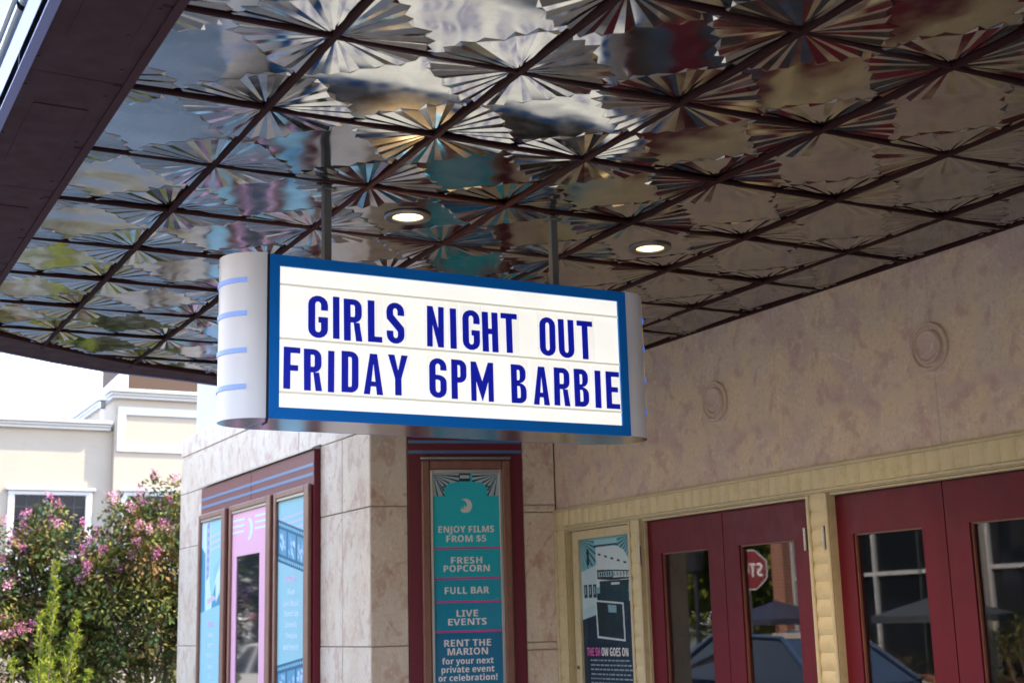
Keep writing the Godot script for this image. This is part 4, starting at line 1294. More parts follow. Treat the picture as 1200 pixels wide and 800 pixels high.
		var list := [["ENJOY...", 1.663, 0.20], ["Classic", 1.57, 0.19], ["Family", 1.48, 0.18], ["Foreign", 1.39, 0.20], ["Indie", 1.30, 0.15], ["Cult", 1.21, 0.12]] if k == 0 else [["ENJOY...", 1.973, 0.26], ["Film", 1.877, 0.16], ["Live Music", 1.79, 0.36], ["Stand Up", 1.715, 0.32], ["Comedy", 1.635, 0.28], ["Theatre", 1.553, 0.26], ["and more!", 1.469, 0.34]]
		for q in list:
			words(ps, "lettering", q[0], Vector2(mx, q[1]), q[2], 0.042, M.pale_pink if q[0].ends_with("...") else M.pale_blue, A, 0.0605)


func paint_old_cinema(im: Image) -> void:
	# a tinted picture: rays of the upper corners, a pale front with a marquee, dark doorway, small inset picture, lines of small print
	var tall := im
	im = pic(250, 531, Color(0.010, 0.028, 0.050))
	var pale := Color(0.52, 0.62, 0.62)
	var dark := Color(0.010, 0.030, 0.045)
	ink_box(im, 0, 0, 1, 0.27, Color(0.16, 0.40, 0.46))
	for s in [0, 1]:
		for k in 7:
			var a := deg_to_rad(8 + 12.0 * k)
			var e := Vector2(cos(a) * 0.5, sin(a) * 0.19)
			ink(im, [[0.0 if s == 0 else 1.0, 0.0], [e.x if s == 0 else 1 - e.x, e.y], [e.x * 0.95 if s == 0 else 1 - e.x * 0.95, e.y + 0.008]], dark)
	ink_box(im, 0.28, 0.010, 0.72, 0.035, Color(0.28, 0.50, 0.56))
	ink_box(im, 0.28, 0.035, 0.72, 0.043, dark)
	ink(im, [[0.30, 0.045], [0.70, 0.045], [0.84, 0.07], [0.92, 0.11], [1, 0.13], [1, 0.24], [0.30, 0.24]], pale)
	for k in 5: ink(im, [[0.35 + k * 0.12, 0.075 + k * 0.012], [0.40 + k * 0.12, 0.079 + k * 0.012], [0.40 + k * 0.12, 0.088 + k * 0.012], [0.35 + k * 0.12, 0.084 + k * 0.012]], dark)
	for k in 5: ink_box(im, 0.33 + k * 0.12, 0.10 + k * 0.010, 0.335 + k * 0.12, 0.15, Color(0.30, 0.44, 0.48))
	ink(im, [[0, 0.16], [0.30, 0.13], [0.30, 0.33], [0, 0.345]], Color(0.42, 0.56, 0.58))
	ink_box(im, 0.12, 0.05, 0.17, 0.13, dark)
	for k in 3:
		ink_box(im, 0.05 + k * 0.09, 0.225, 0.115 + k * 0.09, 0.29, dark)
		ink_box(im, 0.07 + k * 0.09, 0.235, 0.09 + k * 0.09, 0.275, Color(0.32, 0.46, 0.50))
	ink(im, [[0.0, 0.345], [0.3, 0.315], [0.3, 0.37], [0.0, 0.395]], Color(0.36, 0.50, 0.54))
	ink(im, [[0.32, 0.155], [0.62, 0.16], [1.0, 0.17], [1.0, 0.205], [0.60, 0.21], [0.32, 0.20]], dark)
	ink(im, [[0.34, 0.165], [0.60, 0.166], [0.60, 0.192], [0.34, 0.190]], Color(0.30, 0.44, 0.48))
	for k in 5: ink_box(im, 0.37 + k * 0.045, 0.17, 0.395 + k * 0.045, 0.188, dark)
	ink(im, [[0.62, 0.166], [1.0, 0.176], [1.0, 0.20], [0.62, 0.197]], Color(0.50, 0.62, 0.62))
	for k in 6:
		ink_box(im, 0.635 + k * 0.06, 0.170 + k * 0.001, 0.648 + k * 0.06, 0.194 + k * 0.001, dark)
		ink(im, [[0.648 + k * 0.06, 0.172], [0.67 + k * 0.06, 0.184], [0.662 + k * 0.06, 0.192]], dark)
	ink(im, [[0.36, 0.21], [0.92, 0.21], [0.88, 0.31], [0.36, 0.31]], Color(0.012, 0.04, 0.055))
	ink_box(im, 0.58, 0.222, 0.74, 0.235, pale)
	ink(im, [[0.92, 0.21], [1, 0.21], [1, 0.31], [0.9, 0.31]], Color(0.36, 0.50, 0.54))
	ink(im, [[0.26, 0.300], [0.80, 0.318], [0.81, 0.50], [0.28, 0.483]], pale)
	ink(im, [[0.285, 0.309], [0.775, 0.326], [0.785, 0.490], [0.305, 0.474]], Color(0.012, 0.03, 0.04))
	ink(im, [[0.50, 0.325], [0.66, 0.33], [0.66, 0.365], [0.51, 0.362]], Color(0.20, 0.36, 0.40))
	tall.blit_rect(im, Rect2i(0, 0, 250, 531), Vector2i.ZERO)
	im = tall
	var r := RandomNumberGenerator.new()
	r.seed = 77
	for k in 16:
		var y := 0.452 + k * 0.0165
		var x := 0.12 + 0.02 * r.randf()
		while x < 0.87:
			var w := r.randf_range(0.02, 0.09)
			ink_box(im, x, y, minf(x + w, 0.92), y + 0.007, Color(0.26, 0.34, 0.38))
			x += w + 0.014


# ---------------------------------------------------------------- plants
func leaf(m: MB, at: Vector3, out: Vector3, size: float, ratio: float) -> void:
	var d := (out + Vector3(rng.randf_range(-1, 1), rng.randf_range(-0.9, 0.7), rng.randf_range(-1, 1)) * 0.9).normalized()
	var side := d.cross(Vector3(rng.randf_range(-0.4, 0.4), 1, rng.randf_range(-0.4, 0.4))).normalized()
	if side.length_squared() < 0.1: side = Vector3.RIGHT
	var up := side.cross(d).normalized()
	var tip := at + d * size
	var l := at + d * size * 0.45 + side * size * ratio + up * size * 0.08
	var r := at + d * size * 0.45 - side * size * ratio + up * size * 0.08
	m.tri(at, l, tip)
	m.tri(at, tip, r)


func foliage(m: MB, clumps: Array, per: int, size: float, greens: Array, ratio := 0.26) -> void:
	# clumps of [centre, radius]; leaves crowd towards the outside of each clump
	for c in clumps:
		var n := int(per * clampf(c[1] * c[1] / 0.09, 0.3, 3.0))
		var base: Color = greens[rng.randi_range(0, greens.size() - 1)]
		for k in n:
			var d := Vector3(rng.randfn(), rng.randfn(), rng.randfn()).normalized()
			var p: Vector3 = c[0] + d * (c[1] as float) * pow(rng.randf(), 0.45) * Vector3(1, 0.85, 1)
			var g: Color = base.lerp(greens[rng.randi_range(0, greens.size() - 1)], rng.randf())
			m.tint = g * rng.randf_range(0.88, 1.12)
			leaf(m, p, d, size * rng.randf_range(0.65, 1.25), ratio)


func shrub(called: String, label: String, at: Vector3, r: Vector3, top: float, n_clumps: int, per: int, blossoms: int, group: String, bare_low := 1.05) -> void:
	var S := thing(called, label, "shrub", at, group)
	var cy := top - r.y
	var clumps := []
	var tips := []
	for k in n_clumps:
		var d := Vector3(rng.randfn(), rng.randfn(), rng.randfn()).normalized()
		var q := pow(rng.randf(), 0.4)
		var p := at + Vector3(d.x * r.x * q, cy - at.y + d.y * r.y * q, d.z * r.z * q)
		var rad := rng.randf_range(0.14, 0.30)
		if p.y < at.y + bare_low: continue
		clumps.append([p, rad])
		if q > 0.55 and (d.y > -0.35): tips.append([p + Vector3(d.x, maxf(d.y, 0.1), d.z) * rad * 0.95, d])
	var tr := MB.new()
	for k in 7:
		var a := TAU * k / 7.0 + 0.3
		var p0 := at + Vector3(cos(a) * 0.1, 0, sin(a) * 0.1)
		var p2: Vector3 = clumps[(k * 11) % clumps.size()][0]
		var p1 := p0.lerp(p2, 0.45) + Vector3(cos(a) * 0.05, 0.25, sin(a) * 0.05)
		tr.tube([p0, p1, p2], 0.032, 0.010, 6)
	for c in clumps:
		var p0 := Vector3(at.x, lerpf(at.y, c[0].y, 0.55), at.z).lerp(c[0], 0.45)
		tr.tube([p0, c[0]], 0.012, 0.004, 4)
	add(S, "trunk", tr.mesh(), M.bark)
	var m := MB.new()
	foliage(m, clumps, per, 0.078, [Color(0.055, 0.10, 0.025), Color(0.085, 0.12, 0.03), Color(0.14, 0.15, 0.035), Color(0.045, 0.075, 0.03), Color(0.22, 0.16, 0.04), Color(0.20, 0.21, 0.04), Color(0.20, 0.10, 0.04)])
	add(S, "crown", m.mesh(), M.leaf)
	if blossoms:
		var f := MB.new()
		tips.sort_custom(func(a, b): return a[0].y > b[0].y)
		for k in mini(blossoms, tips.size()):
			var t: Array = tips[k]
			var col := Color(0.44, 0.11, 0.23).lerp(Color(0.62, 0.32, 0.37), rng.randf())
			for j in 70:
				var d := Vector3(rng.randfn(), rng.randfn() * 1.1, rng.randfn()) * 0.026
				f.tint = col * rng.randf_range(0.75, 1.25)
				leaf(f, t[0] + d, d.normalized() + Vector3.UP * 0.2, rng.randf_range(0.016, 0.03), 0.5)
		add(S, "blossom", f.mesh(), M.petal)


func tree(label: String, at: Vector3, top: float, r: float, greens: Array, n_clumps: int) -> void:
	var S := thing("street_tree", label, "tree", at, "trees across the street")
	var tr := MB.new()
	var fork := at + Vector3(0.1, top * 0.3, 0.05)
	tr.tube([at, at + Vector3(0.04, top * 0.16, 0), fork], 0.2, 0.14, 9)
	var m := MB.new()
	var clumps := []
	for k in n_clumps:
		var d := Vector3(rng.randfn(), rng.randfn() * 0.9, rng.randfn()).normalized()
		clumps.append([at + Vector3(0, top * 0.62, 0) + d * Vector3(r, top * 0.38, r) * pow(rng.randf(), 0.4), rng.randf_range(0.5, 0.95)])
	for k in 9:
		tr.tube([fork, fork.lerp(clumps[k][0], 0.5) + Vector3(0, 0.3, 0), clumps[k][0]], 0.09, 0.02, 6)
	add(S, "trunk", tr.mesh(), M.bark)
	foliage(m, clumps, 90, 0.17, greens, 0.36)
	add(S, "crown", m.mesh(), M.leaf)


func spire_shrub(label: String, at: Vector3, stems: Array) -> void:
	# a young conifer-like shrub: upright feathery shoots
	var S := thing("young_shrub", label, "shrub", at)
	var tr := MB.new()
	var m := MB.new()
	for s in stems:
		var base := at + Vector3(s[0] * 0.4, 0, s[2] * 0.4)
		var tip := at + Vector3(s[0], s[1], s[2])
		tr.tube([base, base.lerp(tip, 0.5) + Vector3(0, 0.05, 0), tip], 0.016, 0.003, 5)
		var n := int(s[1] * 46)
		for k in n:
			# side shoots, shorter towards the tip, each with fine sprays of its own
			var t := rng.randf()
			var c := base.lerp(tip, 0.25 + 0.75 * t)
			var wide: float = s[3] * (1.15 - t) * rng.randf_range(0.7, 1.3)
			var a := rng.randf() * TAU
			var e := c + Vector3(cos(a) * wide, wide * rng.randf_range(0.5, 1.2), sin(a) * wide)
			var twist := Color(0.17, 0.23, 0.02).lerp(Color(0.40, 0.43, 0.05), rng.randf())
			for j in 16:
				m.tint = twist * rng.randf_range(0.8, 1.2)
				var d := (e - c).normalized() + Vector3(rng.randfn(), rng.randfn(), rng.randfn()) * 0.5
				leaf(m, c.lerp(e, j / 15.0), d.normalized() + Vector3.UP * 0.3, rng.randf_range(0.025, 0.06), 0.12)
	add(S, "trunk", tr.mesh(), M.bark)
	add(S, "crown", m.mesh(), M.leaf)


# ---------------------------------------------------------------- beyond the cinema
func build_background() -> void:
	var B := thing("cream_building", "cream stucco building with white cornices and dark windows behind the flowering shrubs", "building", Vector3(6, 0, -32))
	var Z := Transform3D(Basis(), Vector3(0, 0, -30))
	piece(B, "wall", Vector3(1.0, 0, -8), Vector3(6.42, 5.96, 0), M.stucco, Z)
	piece(B, "wall", Vector3(6.422, 0, -8), Vector3(16, 6.66, 0.20), M.stucco, Z)
	var parts := [["cornice", 0.95, 6.36, 5.955, 0.06], ["cornice", 6.34, 16.1, 6.66, 0.26]]
	for q in parts:
		var c := MB.new(Z)
		c.box(Vector3(q[1], q[3], -8.05), Vector3(q[2], q[3] + 0.06, q[4] + 0.04), 0.008)
		c.box(Vector3(q[1] - 0.04, q[3] + 0.061, -8.1), Vector3(q[2] + (0.03 if q[2] > 10 else 0.0), q[3] + 0.12, q[4] + 0.10), 0.012)
		c.box(Vector3(q[1] - 0.10, q[3] + 0.121, -8.15), Vector3(q[2] + (0.06 if q[2] > 10 else 0.0), q[3] + 0.19, q[4] + 0.18), 0.012)
		add(B, q[0], c.mesh(), M.trim)
	# raised panel with a white border
	for q in [[6.47, 11.5, 6.30, 6.475], [6.47, 11.5, 5.49, 5.665], [6.47, 6.64, 5.665, 6.30]]:
		piece(B, "panel_border", Vector3(q[0], q[2], 0.20), Vector3(q[1], q[3], 0.25), M.trim, Z, 0.006)
	for q in [[4.30, 6.02, 0.0], [6.60, 8.3, 0.20], [1.9, 3.6, 0.0]]:
		window(B, q[0], q[1], 3.25, 4.66, q[2], Z)
	for q in [[1.0, 6.42, 0.0], [6.424, 12, 0.20]]:
		piece(B, "base_course", Vector3(q[0], 2.35, q[2]), Vector3(q[1], 3.05, q[2] + 0.05), M.trim, Z, 0.01)
	# the low roof and brown wall showing over the parapet
	var g := MB.new(Transform3D(Basis(), Vector3(0, 0, -31.6)))
	g.prism(PackedVector2Array([Vector2(7.1, 6.6), Vector2(12, 6.6), Vector2(12, 8.4), Vector2(7.1, 8.4)]), -3, 0)
	add(B, "attic_wall", g.mesh(), M.brown)
	var e := MB.new(Transform3D(Basis(), Vector3(0, 0, -31.55)))
	e.prism(PackedVector2Array([Vector2(6.40, 6.70), Vector2(7.06, 6.70), Vector2(7.06, 7.75), Vector2(6.40, 7.05)]), -0.2, 0.05)
	add(B, "gable_edge", e.mesh(), M.trim)
	var L := thing("wall_lantern", "small dark lantern on the white parapet end of the cream building", "lantern", Vector3(6.17, 6.15, -29.85))
	piece(L, "post", Vector3(6.12, 6.15, -29.9), Vector3(6.19, 6.42, -29.83), M.trim, Transform3D(), 0.01)
	piece(L, "lamp_body", Vector3(6.10, 6.42, -29.93), Vector3(6.21, 6.60, -29.80), M.dark_glass, Transform3D(), 0.02)
	var cap := MB.new()
	cap.lathe([Vector2(0.12, 6.60), Vector2(0.10, 6.66), Vector2(0.05, 6.74), Vector2(0, 6.77)], 12, Transform3D(Basis(), Vector3(6.155, 0, -29.865)))
	add(L, "hood", cap.mesh(), M.trim)
	# shrubs in the bed between
	var grp := "flowering shrubs beyond the cinema corner"
	shrub("flowering_shrub", "tallest pink flowering shrub, right against the cinema corner", Vector3(4.22, 0, -17.0), Vector3(1.05, 1.6, 0.8), 3.46, 240, 210, 62, grp)
	shrub("flowering_shrub", "middle pink flowering shrub below the first dark window", Vector3(3.12, 0, -17.5), Vector3(0.75, 1.25, 0.7), 3.04, 170, 210, 56, grp)
	shrub("flowering_shrub", "leftmost sparse flowering shrub with magenta blossoms at the picture edge", Vector3(2.15, 0, -17.2), Vector3(0.6, 1.15, 0.7), 2.86, 100, 190, 48, grp)
	spire_shrub("young yellow green shrub with upright feathery shoots in front of the flowering shrubs", Vector3(2.62, 0, -15.4), [[0.12, 2.36, 0.0, 0.16], [-0.03, 1.85, 0.1, 0.17], [0.36, 1.85, 0.05, 0.15], [-0.32, 1.38, 0.1, 0.18], [0.06, 1.35, 0.25, 0.2], [0.5, 1.2, 0.1, 0.18], [-0.5, 1.1, -0.1, 0.18]])


func window(B: Node3D, x0: float, x1: float, y0: float, y1: float, z: float, F: Transform3D) -> void:
	var m := MB.new(F)
	m.box(Vector3(x0, y0, z), Vector3(x0 + 0.13, y1 - 0.13, z + 0.06), 0.008)
	m.box(Vector3(x1 - 0.13, y0, z), Vector3(x1, y1 - 0.13, z + 0.06), 0.008)
	m.box(Vector3(x0 - 0.001, y1 - 0.13, z), Vector3(x1 + 0.001, y1 - 0.04, z + 0.062), 0.008)
	m.box(Vector3(x0 - 0.06, y1 - 0.04, z), Vector3(x1 + 0.06, y1 + 0.02, z + 0.13), 0.012)
	m.box(Vector3(x0 - 0.05, y0 - 0.09, z), Vector3(x1 + 0.05, y0, z + 0.12), 0.012)
	var w := add(B, "window", m.mesh(), M.trim)
	piece(w, "pane", Vector3(x0 + 0.131, y0 + 0.001, z + 0.001), Vector3(x1 - 0.131, y1 - 0.131, z + 0.012), M.window_glass, F)
	var g := MB.new(F)
	for k in 5:
		var x := lerpf(x0 + 0.13, x1 - 0.13, (k + 1) / 6.0)
		var h := 0.028 if k == 2 else 0.012
		g.box(Vector3(x - h, y0 + 0.002, z + 0.013), Vector3(x + h, y1 - 0.132, z + 0.03))
	for k in 4:
		var y := lerpf(y0, y1 - 0.13, (k + 1) / 5.0)
		g.box(Vector3(x0 + 0.132, y - 0.012, z + 0.0132), Vector3(x1 - 0.132, y + 0.012, z + 0.026))
	add(w, "muntin", g.mesh(), M.black)


# ---------------------------------------------------------------- the street, seen in the ceiling and the door glass
func build_ground() -> void:
	var g := MB.new()
	g.quad(Vector3(-300, -0.15, -300), Vector3(300, -0.15, -300), Vector3(300, -0.15, 300), Vector3(-300, -0.15, 300))
	ground("ground", g.mesh(), M.earth)
	g = MB.new()
	g.quad(Vector3(-8.5, -0.142, -90), Vector3(-0.75, -0.142, -90), Vector3(-0.75, -0.142, 60), Vector3(-8.5, -0.142, 60))
	ground("road", g.mesh(), M.asphalt)
	g = MB.new()
	g.box(Vector3(-0.55, -0.15, -15.6), Vector3(5.0, 0.0, 30))
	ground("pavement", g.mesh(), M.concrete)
	g = MB.new()
	g.box(Vector3(-0.75, -0.15, -60), Vector3(-0.554, -0.005, 30), 0.02)
	ground("kerb", g.mesh(), M.concrete)
	g = MB.new()
	g.quad(Vector3(-0.75, -0.144, -29), Vector3(40, -0.144, -29), Vector3(40, -0.144, -18.6), Vector3(-0.75, -0.144, -18.6))
	ground("side_road", g.mesh(), M.asphalt)
	g = MB.new()
	g.box(Vector3(-12.5, -0.15, -90), Vector3(-8.5, -0.01, 60))
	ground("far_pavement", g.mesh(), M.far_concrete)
	g = MB.new()
	g.quad(Vector3(-4.68, -0.137, -90), Vector3(-4.56, -0.137, -90), Vector3(-4.56, -0.137, 60), Vector3(-4.68, -0.137, 60))
	ground("road_marking", g.mesh(), mat(lin(0.55, 0.42, 0.06), 0.7))


func car(label: String, z: float, paint: StandardMaterial3D, high: float, forward: float) -> void:
	# nose towards +z * forward, standing at the near kerb
	var C := thing("parked_car", label, "car", Vector3(-1.9, -0.142, z), "cars parked at the kerb")
	var F := Transform3D(Basis(Vector3(0, 0, forward), Vector3.UP, Vector3(-forward, 0, 0)), Vector3(-1.9, -0.142, z))
	var body := PackedVector2Array([Vector2(2.2, 0.35), Vector2(2.25, 0.55), Vector2(2.12, 0.74), Vector2(1.15, 0.93), Vector2(-1.75, 0.98), Vector2(-2.15, 0.94), Vector2(-2.2, 0.5), Vector2(-2.1, 0.3), Vector2(-1.75, 0.28)])
	for k in 7: body.append(Vector2(-1.32 - 0.37 * cos(PI * k / 6.0), 0.3 + 0.37 * sin(PI * k / 6.0)))
	body.append(Vector2(-0.9, 0.26)); body.append(Vector2(0.95, 0.26))
	for k in 7: body.append(Vector2(1.36 - 0.37 * cos(PI * k / 6.0), 0.3 + 0.37 * sin(PI * k / 6.0)))
	var b := MB.new(F)
	b.prism(body, -0.86, 0.86)
	var bo := add(C, "body", b.mesh(), paint)
	var lo := [Vector2(1.15, 0.93), Vector2(-1.85, 0.98)]
	var hi := [Vector2(0.35, high - 0.06), Vector2(-0.2, high), Vector2(-1.0, high - 0.02), Vector2(-1.5, high - 0.14)]
	var c := MB.new(F)
	var ring := [lo[1], hi[3], hi[2], hi[1], hi[0], lo[0]]
	for k in ring.size() - 1:
		var p: Vector2 = ring[k]
		var q: Vector2 = ring[k + 1]
		var wp := 0.82 if p.y < 1.0 else 0.62
		var wq := 0.82 if q.y < 1.0 else 0.62
		c.quad(Vector3(p.x, p.y, -wp), Vector3(p.x, p.y, wp), Vector3(q.x, q.y, wq), Vector3(q.x, q.y, -wq))
	for s in [-1.0, 1.0]:
		for k in range(1, ring.size() - 1):
			var a := Vector3(lo[1].x, lo[1].y, 0.82 * s); var p := Vector3(ring[k].x, ring[k].y, (0.82 if ring[k].y < 1 else 0.62) * s); var q := Vector3(ring[k + 1].x, ring[k + 1].y, (0.82 if ring[k + 1].y < 1 else 0.62) * s)
			if s > 0: c.tri(a, p, q)
			else: c.tri(a, q, p)
	add(C, "glasshouse", c.mesh(), M.dark_glass)
	var rf := MB.new(F)
	rf.quad(Vector3(hi[3].x, hi[3].y + 0.006, -0.60), Vector3(hi[3].x, hi[3].y + 0.006, 0.60), Vector3(hi[2].x, hi[2].y + 0.008, 0.62), Vector3(hi[2].x, hi[2].y + 0.008, -0.62))
	rf.quad(Vector3(hi[2].x, hi[2].y + 0.008, -0.62), Vector3(hi[2].x, hi[2].y + 0.008, 0.62), Vector3(hi[1].x, hi[1].y + 0.008, 0.62), Vector3(hi[1].x, hi[1].y + 0.008, -0.62))
	rf.quad(Vector3(hi[1].x, hi[1].y + 0.008, -0.62), Vector3(hi[1].x, hi[1].y + 0.008, 0.62), Vector3(hi[0].x, hi[0].y + 0.006, 0.60), Vector3(hi[0].x, hi[0].y + 0.006, -0.60))
	for s in [-1.0, 1.0]:
		rf.tube([F.affine_inverse() * (F * Vector3(1.15, 0.94, 0.82 * s)), Vector3(0.35, high - 0.05, 0.62 * s), Vector3(-1.0, high, 0.62 * s), Vector3(-1.85, 0.99, 0.82 * s)], 0.035, 0.035, 6)
		rf.tube([Vector3(-0.3, 0.96, 0.84 * s), Vector3(-0.35, high - 0.02, 0.635 * s)], 0.03, 0.03, 6)
	add(C, "roof", rf.mesh(), paint)
	for x in [1.36, -1.32]:
		for s in [-1.0, 1.0]:
			var t := MB.new(F)
			var X := Transform3D(Basis(Vector3(1, 0, 0), Vector3(0, 0, s), Vector3(0, -s, 0)), Vector3(x, 0.315, 0.66 * s))
			t.lathe([Vector2(0.2, 0), Vector2(0.31, 0), Vector2(0.315, 0.03), Vector2(0.315, 0.17), Vector2(0.30, 0.2), Vector2(0.2, 0.2)], 24, X)
			var w := add(C, "wheel", t.mesh(), M.rubber)
			var r := MB.new(F)
			r.lathe([Vector2(0.2, 0.19), Vector2(0.17, 0.17), Vector2(0.05, 0.18), Vector2(0, 0.19)], 20, X)
			add(w, "rim", r.mesh(), M.steel)
	for s in [-1.0, 1.0]:
		piece(C, "headlight", Vector3(2.02, 0.60, 0.78 * s - 0.08), Vector3(2.21, 0.70, 0.78 * s + 0.08), M.tube, F, 0.02)
		piece(C, "tail_light", Vector3(-2.21, 0.70, 0.76 * s - 0.09), Vector3(-2.15, 0.84, 0.76 * s + 0.09), M.stop_red, F, 0.01)


func build_street() -> void:
	# brick shop front across the street, its corner pier and glazing
	var B := thing("shop_building", "pale shop building with brick piers and dark glazed front, mirrored in the door glass", "building", Vector3(-14, 0, -8))
	piece(B, "wall", Vector3(-22, 0, -24.0), Vector3(-10.6, 3.6, 12), M.brown)
	piece(B, "upper_wall", Vector3(-22, 3.6, -24.2), Vector3(-10.3, 6.4, 12), M.pale_wall)
	piece(B, "cornice", Vector3(-22, 6.4, -24.4), Vector3(-10.0, 6.7, 12.2), M.trim, Transform3D(), 0.05)
	for k in 7:
		var z := -24.25 + k * 5.6
		var pr := piece(B, "pier", Vector3(-10.595, 0, z + 0.004), Vector3(-10.205, 3.596, z + 0.396), M.mortar)
		if k == 0:
			for r in 46:
				var y := r * 0.078
				var cutz := 0.2 if r % 2 == 0 else 0.29
				for q in [[z, z + cutz - 0.006], [z + cutz + 0.006, z + 0.4]]:
					piece(pr, "brick", Vector3(-10.6, y + 0.005, q[0]), Vector3(-10.198, y + 0.07, q[1]), M.brick)
	for k in 6:
		var z := -23.84 + k * 5.6
		var gm := MB.new()
		gm.quad(Vector3(-10.5, 3.5, z), Vector3(-10.5, 3.5, z + 5.18), Vector3(-10.5, 0.4, z + 5.18), Vector3(-10.5, 0.4, z))
		var gw := add(B, "shop_window", gm.mesh(), M.dark_glass)
		for j in 5:
			piece(gw, "mullion", Vector3(-10.5, 0.4, z + j * 1.28), Vector3(-10.42, 3.5, z + j * 1.28 + 0.06), M.trim if j % 2 == 0 else M.dark_steel)
		piece(gw, "transom", Vector3(-10.499, 2.35, z), Vector3(-10.43, 2.43, z + 5.18), M.trim)
		piece(B, "stall_riser", Vector3(-10.59, 0, z), Vector3(-10.4, 0.399, z + 5.18), M.brick)
	# plaster building farther along the street
	var P := thing("pale_building", "pale plaster building farther down the far side of the street", "building", Vector3(-16, 0, 22))
	piece(P, "wall", Vector3(-22, 0, 14), Vector3(-11, 9, 34), M.stucco)
	for k in 5:
		for j in 2:
			window(P, -33.0 + k * 3.6, -31.4 + k * 3.6, 1.0 + j * 3.6, 3.2 + j * 3.6, 0.0, Transform3D(Basis(Vector3(0, 0, -1), Vector3.UP, Vector3(1, 0, 0)), Vector3(-11, 0, 0)))
	# stop sign facing the cinema
	var s := thing("stop_sign", "red octagonal stop sign mirrored in the second door pane", "sign", Vector3(-6.4, -0.142, -20.3))
	var F := Transform3D(Basis(Vector3.UP, deg_to_rad(50)), Vector3(-6.4, 0, -20.3))
	var oct := PackedVector2Array()
	var inn := PackedVector2Array()
	for k in 8:
		oct.append(Vector2.from_angle(PI / 8 + k * PI / 4) * 0.40 + Vector2(0, 2.45))
		inn.append(Vector2.from_angle(PI / 8 + k * PI / 4) * 0.375 + Vector2(0, 2.45))
	var m := MB.new(F)
	m.prism(oct, 0.03, 0.034)
	var pl := add(s, "border", m.mesh(), M.trim)
	m = MB.new(F)
	m.prism(inn, 0.0345, 0.036)
	var pn := add(s, "panel", m.mesh(), M.stop_red)
	words(pn, "lettering", "STOP", Vector2(0, 2.45), 0.56, 0.24, M.ink_white, F, 0.0365)
	piece(s, "post", Vector3(-0.03, -0.142, -0.03), Vector3(0.03, 2.8, 0.029), M.dark_steel, F)
	var lp := thing("street_lamp", "black street lamp with lantern top mirrored in the first door pane", "street lamp", Vector3(-6.0, -0.142, -21.4))
	m = MB.new(Transform3D(Basis(), Vector3(-6.0, -0.142, -21.4)))
	m.lathe([Vector2(0.12, 0), Vector2(0.12, 0.4), Vector2(0.06, 0.5), Vector2(0.045, 2.55)], 14)
	add(lp, "post", m.mesh(), M.black)
	m = MB.new(Transform3D(Basis(), Vector3(-6.0, -0.142, -21.4)))
	m.lathe([Vector2(0.05, 2.55), Vector2(0.14, 2.62), Vector2(0.17, 2.95), Vector2(0.19, 2.97), Vector2(0.05, 3.15), Vector2(0, 3.2)], 10)
	add(lp, "lantern", m.mesh(), M.black)
	for q in [[-8.9, -18.0, "dark cafe umbrella across the street, mirrored in the third door pane", M.umbrella], [-8.9, -22.6, "grey cafe umbrella across the street, mirrored beside the brick pier", M.channel]]:
		var u := thing("cafe_umbrella", q[2], "umbrella", Vector3(q[0], -0.01, q[1]), "umbrellas across the street")
		m = MB.new(Transform3D(Basis(), Vector3(q[0], -0.01, q[1])))
		for k in 8:
			var a := Vector3(cos(TAU * k / 8) * 1.25, 1.55, sin(TAU * k / 8) * 1.25); var b := Vector3(cos(TAU * (k + 1) / 8) * 1.25, 1.55, sin(TAU * (k + 1) / 8) * 1.25)
			m.tri(Vector3(0, 1.92, 0), a, b)
			m.quad(a, a - Vector3(0, 0.12, 0), b - Vector3(0, 0.12, 0), b)
		add(u, "canopy", m.mesh(), q[3])
		m = MB.new(Transform3D(Basis(), Vector3(q[0], -0.01, q[1])))
		m.lathe([Vector2(0.3, 0), Vector2(0.3, 0.06), Vector2(0.022, 0.08), Vector2(0.022, 1.95), Vector2(0, 1.98)], 12)
		add(u, "pole", m.mesh(), M.dark_steel)
	shrub("hedge_plant", "leafy planter shrub across the street near the dark umbrella", Vector3(-9.3, 0, -16.6), Vector3(0.7, 0.75, 0.7), 1.6, 40, 60, 0, "planter shrubs across the street", 0.1)
	shrub("hedge_plant", "leafy planter shrub across the street below the third door pane", Vector3(-9.3, 0, -19.6), Vector3(0.7, 0.55, 0.7), 1.1, 34, 60, 0, "planter shrubs across the street", 0.1)
	var greens := [Color(0.08, 0.12, 0.025), Color(0.14, 0.17, 0.03), Color(0.05, 0.09, 0.025), Color(0.18, 0.20, 0.04)]
	tree("leafy street tree across the street mirrored in the first door pane", Vector3(-10.8, 0, -28.6), 6.4, 2.3, greens, 110)
	tree("leafy street tree far up the street, mirrored in the pink panel's glass", Vector3(-2.9, 0, -30.0), 7.0, 3.0, greens, 130)
	tree("second leafy tree up the street, behind the lamp post", Vector3(-13.6, 0, -32.6), 7.5, 2.8, greens, 110)
	tree("third leafy tree up the street, beyond the stop sign", Vector3(-16.5, 0, -31.0), 7.0, 2.6, greens, 90)
	tree("low leafy tree at the end of the brick building", Vector3(-12.8, 0, -27.6), 4.4, 1.9, greens, 70)
	tree("leafy street tree across the street behind the viewer's left", Vector3(-9.6, 0, -4.0), 6.5, 2.3, greens, 70)
	tree("leafy street tree behind the viewer on the far pavement", Vector3(-9.6, 0, 16.0), 7.0, 2.6, greens, 80)
	tree("leafy street tree behind the viewer at the street's end", Vector3(-2.5, 0, 34.0), 8.0, 3.4, greens, 100)
	tree("leafy street tree behind the viewer beside the neighbouring shop", Vector3(2.2, 0, 30.0), 7.0, 2.8, greens, 90)
	var N := thing("neighbour_building", "tan stucco building next to the cinema, behind the viewer", "building", Vector3(10, 0, 15))
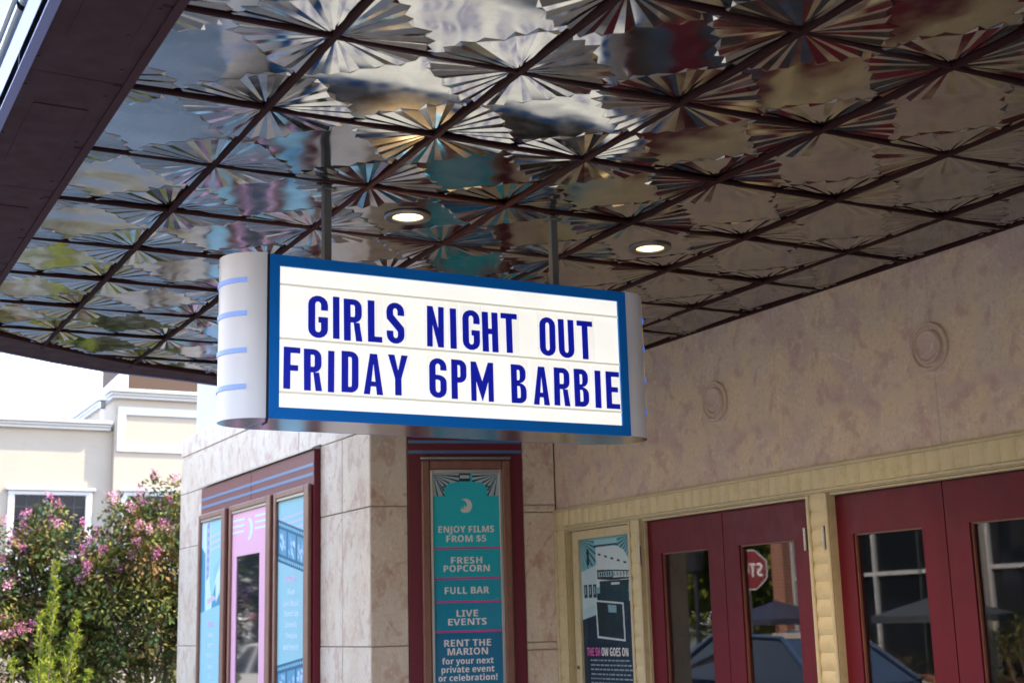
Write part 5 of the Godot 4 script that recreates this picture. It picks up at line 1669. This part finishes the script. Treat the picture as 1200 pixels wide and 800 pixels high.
	piece(N, "wall", Vector3(3.6, 0, 4.2), Vector3(18, 6.0, 24), M.stucco)
	for k in 4:
		window(N, 6.0 + k * 4.5, 8.4 + k * 4.5, 0.9, 2.9, 0.0, Transform3D(Basis(Vector3(0, 0, 1), Vector3.UP, Vector3(-1, 0, 0)), Vector3(3.6, 0, 0)))
	var E := thing("end_building", "brick building closing the street far behind the viewer", "building", Vector3(0, 0, 48))
	piece(E, "wall", Vector3(-24, 0, 44), Vector3(24, 9.0, 56), M.brick)
	for k in 9:
		window(E, -22.0 + k * 4.8, -19.8 + k * 4.8, 1.0, 3.4, 0.0, Transform3D(Basis(Vector3(-1, 0, 0), Vector3.UP, Vector3(0, 0, -1)), Vector3(0, 0, 44)))
	var blue := mat(lin(0.02, 0.045, 0.07), 0.18, 0.4)
	var navy := mat(lin(0.02, 0.04, 0.08), 0.18, 0.4)
	var white := mat(lin(0.70, 0.70, 0.69), 0.2)
	for p in [blue, navy, white]:
		p.clearcoat_enabled = true
		p.clearcoat = 1.0
		p.clearcoat_roughness = 0.04
	car("steel blue parked car mirrored at the bottom of the first door", -18.6, blue, 1.52, -1.0)
	car("dark navy parked car mirrored at the bottom of the second door", -13.6, navy, 1.52, 1.0)
	car("white parked car mirrored in the pink panel's glass", -25.5, white, 1.5, -1.0)


func _ready() -> void:
	# camera
	var cam := Camera3D.new()
	cam.name = "camera"
	add_child(cam)
	cam.position = Vector3(0, 1.6, 0)
	cam.rotation_order = EULER_ORDER_YXZ
	cam.rotation_degrees = Vector3(11.7799, -28.8099, -1.5625)
	cam.near = 0.1
	cam.far = 900.0
	var ca := CameraAttributesPhysical.new()
	ca.frustum_focal_length = 47.43
	ca.frustum_near = 0.1
	ca.frustum_far = 900.0
	ca.frustum_focus_distance = 5.6
	ca.exposure_aperture = 4.5
	cam.attributes = ca
	cam.fov = 28.39
	cam.current = true
	# sky, exposure
	var env := Environment.new()
	env.background_mode = Environment.BG_SKY
	var sm := ProceduralSkyMaterial.new()
	sm.sky_top_color = lin(0.22, 0.37, 0.70)
	sm.sky_horizon_color = lin(0.80, 0.77, 0.725)
	sm.sky_curve = 0.25
	sm.ground_horizon_color = lin(0.40, 0.40, 0.40)
	sm.ground_bottom_color = lin(0.18, 0.17, 0.16)
	sm.sun_angle_max = 12.0
	env.sky = Sky.new()
	env.sky.sky_material = sm
	env.tonemap_mode = Environment.TONE_MAPPER_LINEAR
	env.tonemap_exposure = 2.85
	env.background_energy_multiplier = 2.6
	env.sdfgi_enabled = true
	env.ssao_enabled = true
	env.ssil_enabled = true
	var we := WorldEnvironment.new()
	we.name = "world"
	we.environment = env
	add_child(we)
	# sun: over the cinema's roof, from the right and a little behind the viewer
	var sun := DirectionalLight3D.new()
	sun.name = "sun"
	sun.light_energy = 1.6
	sun.light_angular_distance = 0.5
	sun.light_color = Color(1.0, 0.91, 0.78)
	sun.shadow_enabled = true
	add_child(sun)
	sun.look_at_from_position(Vector3(0.84, 0.86, 0.33) * 50, Vector3.ZERO)
	rng.seed = 20240721
	make_materials()
	build_ground()
	build_theatre()
	build_canopy()
	build_sign()
	build_cases()
	build_background()
	build_street()
